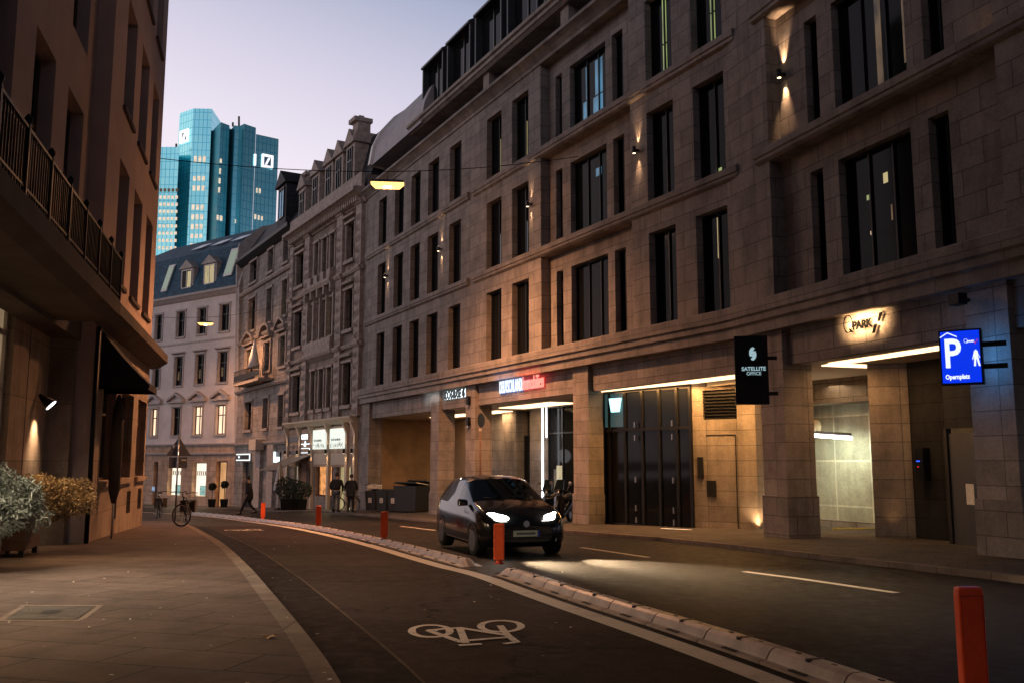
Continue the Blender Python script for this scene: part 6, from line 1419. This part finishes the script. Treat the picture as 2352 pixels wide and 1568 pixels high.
# ------------------------------------------------------------------ planters
def foliage(m, blobs, n, ln, wd, up=.4):
    rr = random.Random(len(blobs) * 17 + n)
    tot = sum(b[3] * b[4] * b[5] for b in blobs)
    for (x, y, z, a, b, c) in blobs:
        for k in range(int(n * a * b * c / tot)):
            while True:
                u = Vector((rr.uniform(-1, 1), rr.uniform(-1, 1), rr.uniform(-1, 1)))
                if .0 < u.length <= 1: break
            if rr.random() < .75: u = u.normalized() * (u.length ** .25)
            p = Vector((x + u.x * a, y + u.y * b, z + u.z * c)) + Vector((rr.gauss(0, .02), rr.gauss(0, .02), rr.gauss(0, .02)))
            d = (u.normalized() * .8 + Vector((rr.gauss(0, .6), rr.gauss(0, .6), rr.gauss(0, .5) + up))).normalized()
            for q in range(3):
                dd = (d + Vector((rr.gauss(0, .45), rr.gauss(0, .45), rr.gauss(0, .4)))).normalized(); s = dd.cross(Vector((rr.gauss(0, 1), rr.gauss(0, 1), rr.gauss(0, 1)))).normalized() * wd * rr.uniform(.6, 1.2)
                L = ln * rr.uniform(.6, 1.25); mid = p + dd * L * .55 - Vector((0, 0, L * .04)); tip = p + dd * L - Vector((0, 0, L * .22))
                m.face([p, mid - s, tip, mid + s])
def planter(x, y, rz, w, d, h, label, leaf, blobs, n, ln=.085, wd=.011):
    zb = gz(y) + .12; t = empty('planter', label, 'planter', (x, y, zb), rz, 'wooden planters with bushes along the ochre building')
    m = MB(); t_ = .03; z0, z1 = .12, h
    k = .93
    def side(x0, x1, y0, y1): m.box(x0, x1, y0, y1, z0, z1)
    side(-w / 2, w / 2, -d / 2, -d / 2 + t_); side(-w / 2, w / 2, d / 2 - t_, d / 2); side(-w / 2, -w / 2 + t_, -d / 2 + t_, d / 2 - t_); side(w / 2 - t_, w / 2, -d / 2 + t_, d / 2 - t_); m.box(-w / 2 + t_, w / 2 - t_, -d / 2 + t_, d / 2 - t_, z0, z0 + .03)
    m.build('box', M['wood'], t, True, bevel=.004)
    m = MB(); m.box(-w / 2 - .02, w / 2 + .02, -d / 2 - .02, -d / 2 + .05, h, h + .035); m.box(-w / 2 - .02, w / 2 + .02, d / 2 - .05, d / 2 + .02, h, h + .035); m.box(-w / 2 - .02, -w / 2 + .05, -d / 2 + .05, d / 2 - .05, h, h + .035); m.box(w / 2 - .05, w / 2 + .02, -d / 2 + .05, d / 2 - .05, h, h + .035)
    for z in (.26, .42, .58): m.box(-w / 2 - .004, w / 2 + .004, -d / 2 - .004, d / 2 + .004, z, z + .006)
    m.build('rim', M['wood'], t, True)
    for sx_ in (-1, 1):
        for sy_ in (-1, 1): MB().box(sx_ * (w / 2 - .06) - .04, sx_ * (w / 2 - .06) + .04, sy_ * (d / 2 - .06) - .04, sy_ * (d / 2 - .06) + .04, 0, .12).build('foot', M['blackm'], t, True)
    MB().box(-w / 2 + .04, w / 2 - .04, -d / 2 + .04, d / 2 - .04, h - .10, h - .06).build('soil', M['soil'], t, True)
    m = MB(); rr = random.Random(n)
    for k in range(22):
        a, b = rr.uniform(-w / 3, w / 3), rr.uniform(-d / 3, d / 3); c = rr.choice(blobs)
        m.tube([(a, b, h - .07), (a * 1.1 + (c[0] - a) * .4, b + (c[1] - b) * .4, h + .18), (c[0] + rr.uniform(-.6, .6) * c[3], c[1] + rr.uniform(-.6, .6) * c[4], c[2] + rr.uniform(-.2, .8) * c[5])], [.012, .008, .004], 5)
    m.build('branches', M['stem'], t, True)
    m = MB(); foliage(m, blobs, n, ln, wd); m.build('foliage', M[leaf], t, True); return t
a = LF.d; rzp = math.atan2(a.y, a.x)
planter(-7.62, 12.9, rzp, 1.25, .62, .72, 'large dark planter with silvery green bush, nearest at the left edge', 'leaf_silver' if 'leaf_silver' in M else 'leaf',
        [(-.45, .1, 1.02, .40, .40, .30), (-.1, .3, 1.12, .36, .36, .26), (.25, .1, 1.10, .30, .30, .26), (.0, .62, .98, .34, .30, .26), (-.35, .6, .86, .34, .26, .28), (.3, .5, .80, .30, .30, .28), (-.05, .88, .72, .22, .18, .16), (.5, .35, .55, .16, .2, .16), (-.6, -.2, .9, .36, .36, .34), (.12, .4, 1.34, .12, .12, .14), (-.3, .15, 1.34, .16, .14, .12), (.15, .8, 1.14, .13, .12, .12), (.45, .0, 1.3, .13, .12, .12)], 6200)
planter(-8.45, 15.75, rzp, 1.05, .55, .68, 'reddish wooden planter with a warm lit olive bush, second from the left', 'leaf2',
        [(-.1, .1, 1.0, .40, .36, .30), (.2, .3, 1.08, .36, .36, .26), (.1, .7, 1.0, .38, .34, .26), (-.3, .25, 1.12, .3, .3, .22), (.2, 1.0, .88, .28, .24, .2), (.1, .5, .8, .4, .4, .22), (-.3, .9, 1.1, .22, .2, .16)], 4600, .075, .012)
# ------------------------------------------------------------------ bins
def wbin(x, y, rz, label, w=.58, d=.72, h=1.02, lid=0., sticker=True, cat='bin', grp='wheelie bins and containers in the first arcade bay'):
    t = empty('wheelie_bin', label, cat, (x, y, gz(y) + .115), rz, grp)
    m = MB(); k = .86; m.hexa([(-w / 2 * k, -d / 2 * k, .06), (w / 2 * k, -d / 2 * k, .06), (w / 2 * k, d / 2 * k, .06), (-w / 2 * k, d / 2 * k, .06), (-w / 2, -d / 2, h - .06), (w / 2, -d / 2, h - .06), (w / 2, d / 2, h - .06), (-w / 2, d / 2, h - .06)]); m.box(-w / 2 - .02, w / 2 + .02, -d / 2 - .02, d / 2 + .02, h - .08, h - .03); m.build('body', M['bin'], t, True, bevel=.015)
    Ml = Matrix.Translation((0, d / 2, h - .03)) @ Matrix.Rotation(-lid, 4, 'X') @ Matrix.Translation((0, -d / 2, -h + .03))
    m = MB(); m.hexa([(-w / 2 - .02, -d / 2 - .03, h - .03), (w / 2 + .02, -d / 2 - .03, h - .03), (w / 2 + .02, d / 2 + .03, h - .03), (-w / 2 - .02, d / 2 + .03, h - .03), (-w / 2 + .05, -d / 2 + .05, h + .04), (w / 2 - .05, -d / 2 + .05, h + .04), (w / 2 - .05, d / 2 - .02, h + .04), (-w / 2 + .05, d / 2 - .02, h + .04)]); m.v = [Ml @ v for v in m.v]; m.build('lid', M['bin'], t, True, bevel=.01)
    for s in (-1, 1): MB().lathe((s * (w / 2 - .04), d / 2 - .02, .10), [(.10, -.03), (.10, .03)], 14, 'x').build('wheel', M['tyre'], t, True)
    MB().tube([(-w / 2 + .06, d / 2 + .07, h - .06), (w / 2 - .06, d / 2 + .07, h - .06)], .014, 6).build('handle', M['black'], t, True)
    if sticker:
        o = MB().box(-.09, .09, -d / 2 * .95 - .02, -d / 2 * .95 - .012, .42, .66).build('sticker', M['paper'], t, True); m = MB()
        for z in (.45, .50, .59): m.box(-.06, .06, -d / 2 * .95 - .022, -d / 2 * .95 - .0205, z, z + .018)
        m.build('sticker_print', M['plastic'], o, True)
    return t
rb = math.atan2(RA.d.y, RA.d.x)
for i, (px, l, ld) in enumerate(((858, 'leftmost wheelie bin with its lid propped open on rubbish', .35), (884, 'middle wheelie bin with a white sticker in the bay', 0.), (910, 'right wheelie bin with a white sticker beside the large container', .0))):
    Y = 45.3 - i * .75; wbin((px - CX) / F_ * (Y * CP - 2.2 * SP) , Y, R(-22), l, lid=ld)
wbin((948 - CX) / F_ * 42.9, 43.0, R(-30), 'large black waste container filling the right half of the first bay', 1.3, 1.1, 1.25, .12, False, 'waste container')
x = (968 - CX) / F_ * 43.8; wbin(x, 44.3, R(-25), 'tall dark container behind the large one near the second column', 1.1, .9, 1.32, .18, False, 'waste container')
r_ = MB(); rr = random.Random(5); bx = (860 - CX) / F_ * 44.6
for k in range(7):
    c = Vector((bx + rr.uniform(-.2, .3), 45.2 + rr.uniform(-.2, .2), gz(45) + 1.16 + rr.uniform(0, .16))); m_ = .09 + rr.random() * .07
    r_.hexa([c + Vector((sx * m_ * rr.uniform(.6, 1.4), sy * m_ * rr.uniform(.6, 1.4), sz * m_ * .6 * rr.uniform(.6, 1.3))) for sz in (-1, 1) for sx, sy in ((-1, -1), (1, -1), (1, 1), (-1, 1))])
r_.build('rubbish', M['paper'], label='pale crumpled rubbish heaped on the leftmost bin', cat='rubbish', kind='stuff')
# ------------------------------------------------------------------ scooters behind the car
def scooter(x, y, rz, label):
    t = empty('motor_scooter', label, 'scooter', (x, y, gz(y) + .115), rz, 'motor scooters parked in the arcade behind the car')
    for cx in (-.55, .62):
        w = MB().torus((cx, 0, .23), .17, .06, 'y', 24, 8).build('wheel', M['tyre'], t, True); MB().lathe((cx, 0, .23), [(.12, -.03), (.12, .03)], 14, 'y').build('rim', M['steel'], w, True)
    m = MB(); m.tube([(-.95, 0, .62), (-.75, 0, .66), (-.4, 0, .62), (-.15, 0, .42), (.05, 0, .26), (.3, 0, .27)], [.06, .17, .19, .16, .12, .13], 12); m.build('rear_body', M['carblack'], t, True)
    m = MB(); m.tube([(-.85, 0, .80), (-.6, 0, .83), (-.3, 0, .80), (-.1, 0, .79)], [.08, .14, .13, .06], 12); m.build('seat', M['tyre'], t, True)
    m = MB(); m.hexa([(.30, -.2, .3), (.42, -.05, .3), (.42, .05, .3), (.30, .2, .3), (.22, -.22, .86), (.36, -.06, .92), (.36, .06, .92), (.22, .22, .86)]); m.build('leg_shield', M['carblack'], t, True, bevel=.03)
    m = MB(); m.tube([(.32, 0, .8), (.62, 0, .23)], .03, 8); m.tube([(.45, 0, .42), (.58, 0, .47), (.75, 0, .42), (.84, 0, .3)], [.05, .09, .08, .04], 10); m.build('fork', M['black'], t, True)
    m = MB(); m.tube([(.12, -.36, 1.02), (.25, -.2, 1.06), (.27, .2, 1.06), (.12, .36, 1.02)], .02, 8); m.tube([(.25, -.12, 1.03), (.3, 0, 1.06), (.25, .12, 1.03)], .07, 8); m.build('handlebar', M['black'], t, True)
    for s in (-1, 1): m = MB(); m.tube([(.2, s * .24, 1.06), (.16, s * .33, 1.26)], .007, 5); m.lathe((.15, s * .34, 1.3), [(.05, -.01), (.065, 0), (.05, .012)], 12, 'x'); m.build('mirror', M['steel'], t, True)
    m = MB(); m.lathe((.34, 0, .98), [(.06, 0), (.05, .03), (.01, .045)], 12, 'x'); m.build('headlamp', M['steel'], t, True)
    m = MB(); m.hexa([(.30, -.17, 1.08), (.33, -.17, 1.08), (.33, .17, 1.08), (.30, .17, 1.08), (.14, -.13, 1.42), (.155, -.13, 1.42), (.155, .13, 1.42), (.14, .13, 1.42)]); m.build('windscreen', M['carglass'], t, True)
scooter((1263 - CX) / F_ * 31.3, 31.6, R(-112), 'black motor scooter nearest the car, between car roof and lit strip')
scooter((1292 - CX) / F_ * 30.3, 30.6, R(-118), 'black motor scooter beside the stone column right of the car')
# ------------------------------------------------------------------ road signs
p = gp(402, 1197, .12); Y = p.y + 1.0; sc_ = Y * CP / F_
ps = Vector((at(402, 1190, Y).x, Y, gz(Y) + .12)); t = empty('traffic_sign', 'triangular road sign and plate seen from behind on a thin pole above the bicycle', 'traffic sign', ps)
zt2 = at(402, 995, Y).z; MB().tube([ps, (ps.x, ps.y, zt2)], .03, 8).build('pole', M['steel'], t)
za, zb2 = at(402, 1002, Y).z, at(402, 1046, Y).z; hw = 29 * sc_
def tri(m, k, y0, y1):
    c = Vector((ps.x, 0, zb2 + (za - zb2) * .36)); P = [(-hw, zb2), (hw, zb2), (0, za)]
    P = [(c.x + (x) * k, c.z + (z - c.z) * k) for x, z in P]; m.mesh([(x, ps.y + y0, z) for x, z in P] + [(x, ps.y + y1, z) for x, z in P], [(0, 1, 2), (5, 4, 3), (0, 3, 4, 1), (1, 4, 5, 2), (2, 5, 3, 0)])
m = MB(); tri(m, 1, .035, .045); m.build('sign_back', M['plastic'], t, True) if False else m.build('sign_back', M['plastic'], t)
z0, z1 = at(402, 1074, Y).z, at(402, 1049, Y).z; MB().box(ps.x - 21 * sc_, ps.x + 21 * sc_, ps.y + .035, ps.y + .045, z0, z1).build('plate_back', M['plastic'], t)
MB().box(ps.x - 14 * sc_, ps.x - 8 * sc_, ps.y + .030, ps.y + .034, at(0, 1028, Y).z, at(0, 1020, Y).z).box(ps.x - 5 * sc_, ps.x + 3 * sc_, ps.y + .030, ps.y + .034, at(0, 1024, Y).z, at(0, 1021, Y).z).box(ps.x + 8 * sc_, ps.x + 19 * sc_, ps.y + .030, ps.y + .034, at(0, 1057, Y).z, at(0, 1054, Y).z).build('sticker', M['paper'], t)
Y = 35.6; ps = Vector((at(1103, 1100, Y).x, Y, gz(Y) + .115)); t = empty('round_sign_post', 'round dark road sign on a rusty pole in front of the third column', 'traffic sign', ps)
z0 = at(1103, 964, Y).z; MB().tube([ps, (ps.x, ps.y, z0 + .25)], .035, 8).build('pole', plain('rusty_pole', (.20, .10, .06), .7), t)
Mr = Matrix.Translation((ps.x, ps.y, z0)) @ Matrix.Rotation(R(62), 4, 'Z'); m = MB(); m.lathe((0, -.05, 0), [(.26, 0), (.28, .01), (.28, .02)], 24, 'y'); m.v = [Mr @ v for v in m.v]; m.build('disc', M['black'], t)
m = MB(); m.box(ps.x - .06, ps.x + .06, ps.y - .045, ps.y - .035, z0 - .42, z0 - .32); m.build('sticker', M['paper'], t)
for i, (px, py) in enumerate(((1079, 919), (1079, 967))):
    s_, z_ = RA.hit(px, py); t = empty('camera_box', ('upper' if i == 0 else 'lower') + ' small black box fixed to the third limestone column', 'wall box', RA.pt(s_, z_, 0)); MB().fbox(RA, s_ - .1, s_ + .1, z_ - .17, z_ + .17, 0, .14).build('body', M['black'], t, bevel=.01); MB().fbox(RA, s_ - .04, s_ + .04, z_ - .24, z_ - .171, .03, .1).build('lens', M['steel'], t)
# smoke detector style dome and camera above entrance
s_, z_ = RB.hit(2225, 690); t = empty('floodlight', 'unlit dark floodlight on the limestone fascia above the blue parking sign', 'floodlight', RB.pt(s_, z_, 0)); MB().fbox(RB, s_ - .12, s_ + .12, z_ - .1, z_ + .1, .15, .35).build('head', M['black'], t, bevel=.01); MB().fbox(RB, s_ - .03, s_ + .03, z_ - .03, z_ + .03, 0, .15).build('bracket', M['black'], t)
p = at(1955, 874, 21.5); t = empty('smoke_detector', 'round smoke detector on the warm lit garage ceiling', 'detector', (p.x, p.y, 2.31)); MB().lathe((p.x, p.y, 2.22), [(.04, 0), (.09, .03), (.09, .09)], 14).build('dome', M['plastic'], t)
# ------------------------------------------------------------------ pub terrace
sA0, sA1 = FE.s(676, 1060), FE.s(716, 1060); t = empty('awning', 'pale grey pub awning slanting out over the terrace', 'awning', FE.pt((sA0 + sA1) / 2, .2, .3))
MB().mesh([FE.pt(s, z, o) for s in (sA0, sA1) for z, o in ((.35, .1), (-.55, 2.2), (-.6, 2.2), (.30, .1))], [(0, 1, 5, 4), (1, 2, 6, 5), (2, 3, 7, 6), (3, 0, 4, 7), (0, 3, 2, 1), (4, 5, 6, 7)]).build('canvas', M['canvas2'], t)
MB().tube([FE.pt(sA0, -.6, 2.2), FE.pt(sA1, -.6, 2.2)], .04, 8).build('front_bar', M['blackm'], t)
x, y = pw(640, 50.5); t = empty('closed_parasol', 'closed striped parasol on the pub terrace under the awning', 'parasol', (x, y, gz(y) + .11))
m = MB(); prof = [(.30, 1.05), (.26, 1.4), (.17, 2.0), (.10, 2.35), (.03, 2.55)]; n = 16
for i in range(4):
    for j in range(n):
        a0, a1 = 2 * math.pi * j / n, 2 * math.pi * (j + 1) / n; f = lambda r, a, k: ((r * (.8 if k % 2 else 1.1)) * math.cos(a), (r * (.8 if k % 2 else 1.1)) * math.sin(a)); m.cur = j % 2
        m.face([(*f(prof[i][0], a0, j), prof[i][1]), (*f(prof[i][0], a1, j + 1), prof[i][1]), (*f(prof[i + 1][0], a1, j + 1), prof[i + 1][1]), (*f(prof[i + 1][0], a0, j), prof[i + 1][1])])
m.build('canopy', [M['white'], plain('brown_stripe', (.20, .10, .06), .9)], t, True)
MB().tube([(0, 0, 0), (0, 0, 2.6)], .025, 8).build('pole', M['wood'], t, True); MB().lathe((0, 0, 0), [(.3, 0), (.3, .06), (.05, .1)], 14).build('stand', M['black'], t, True)
def shrub(px, Y, w, h, label, leaf='leafd', ball=False):
    x, y = pw(px, Y); t = empty('potted_shrub', label, 'potted plant', (x, y, gz(y) + .11), .3, 'potted plants along the far pavement')
    m = MB(); m.hexa([(-.24, -.24, 0), (.24, -.24, 0), (.24, .24, 0), (-.24, .24, 0), (-.3, -.3, .6), (.3, -.3, .6), (.3, .3, .6), (-.3, .3, .6)]); m.build('pot', M['black'], t, True, bevel=.02)
    m = MB(); m.tube([(0, 0, .55), (0, 0, h - (.3 if ball else w))], .03, 6); m.build('stem', M['stem'], t, True)
    m = MB(); foliage(m, [(0, 0, h - .22, .21, .21, .2)] if ball else [(0, 0, .62 + (h - .6) / 2, w, w, (h - .6) / 2)], 420, .13, .03); m.build('foliage', M[leaf], t, True)
shrub(655, 49.5, .5, 1.7, 'dark bushy shrub in a black pot left on the pub terrace'); shrub(675, 50.5, .55, 1.6, 'dark bushy shrub in a black pot in the middle of the pub terrace'); shrub(692, 51.5, .5, 1.5, 'dark bushy shrub in a black pot right on the pub terrace')
shrub(514, 69, .3, 1.9, 'ball shaped topiary in a black pot right of the lit passage', 'leafd', True); shrub(486, 69.5, .3, 1.75, 'ball shaped topiary in a black pot left of the lit passage', 'leafd', True)
# ------------------------------------------------------------------ unseen houses added behind the viewpoint to block skylight
for lab, x0, x1, y0, y1, h in (('unseen plain house added behind the viewpoint to block skylight', -34, 24, -52, -38, 20), ('unseen house added on the left behind the viewpoint to block skylight', -24, -6.5, -38, -9, 19)):
    m = MB(); m.box(x0, x1, y0, y1, -1.6, h); bb_ = m.build('facade_wall', M['ochre_dark'], None); t = empty('shading_house', lab, 'building', ((x0 + x1) / 2, (y0 + y1) / 2, -1.6)); bb_.parent = t; bb_.location = -t.location
    f_ = Fr((x0, y1), (x1, y1), -1) if x1 - x0 > 20 else Fr((x1, y0), (x1, y1), 1)
    for k in range(int(f_.L / 3)):
        for r in range(4): win(t, f_, (k * 3 + 1, k * 3 + 2.2, 1.2 + r * 3.8, 3.3 + r * 3.8), .02, (.5,), (.66,), fm='trimG')
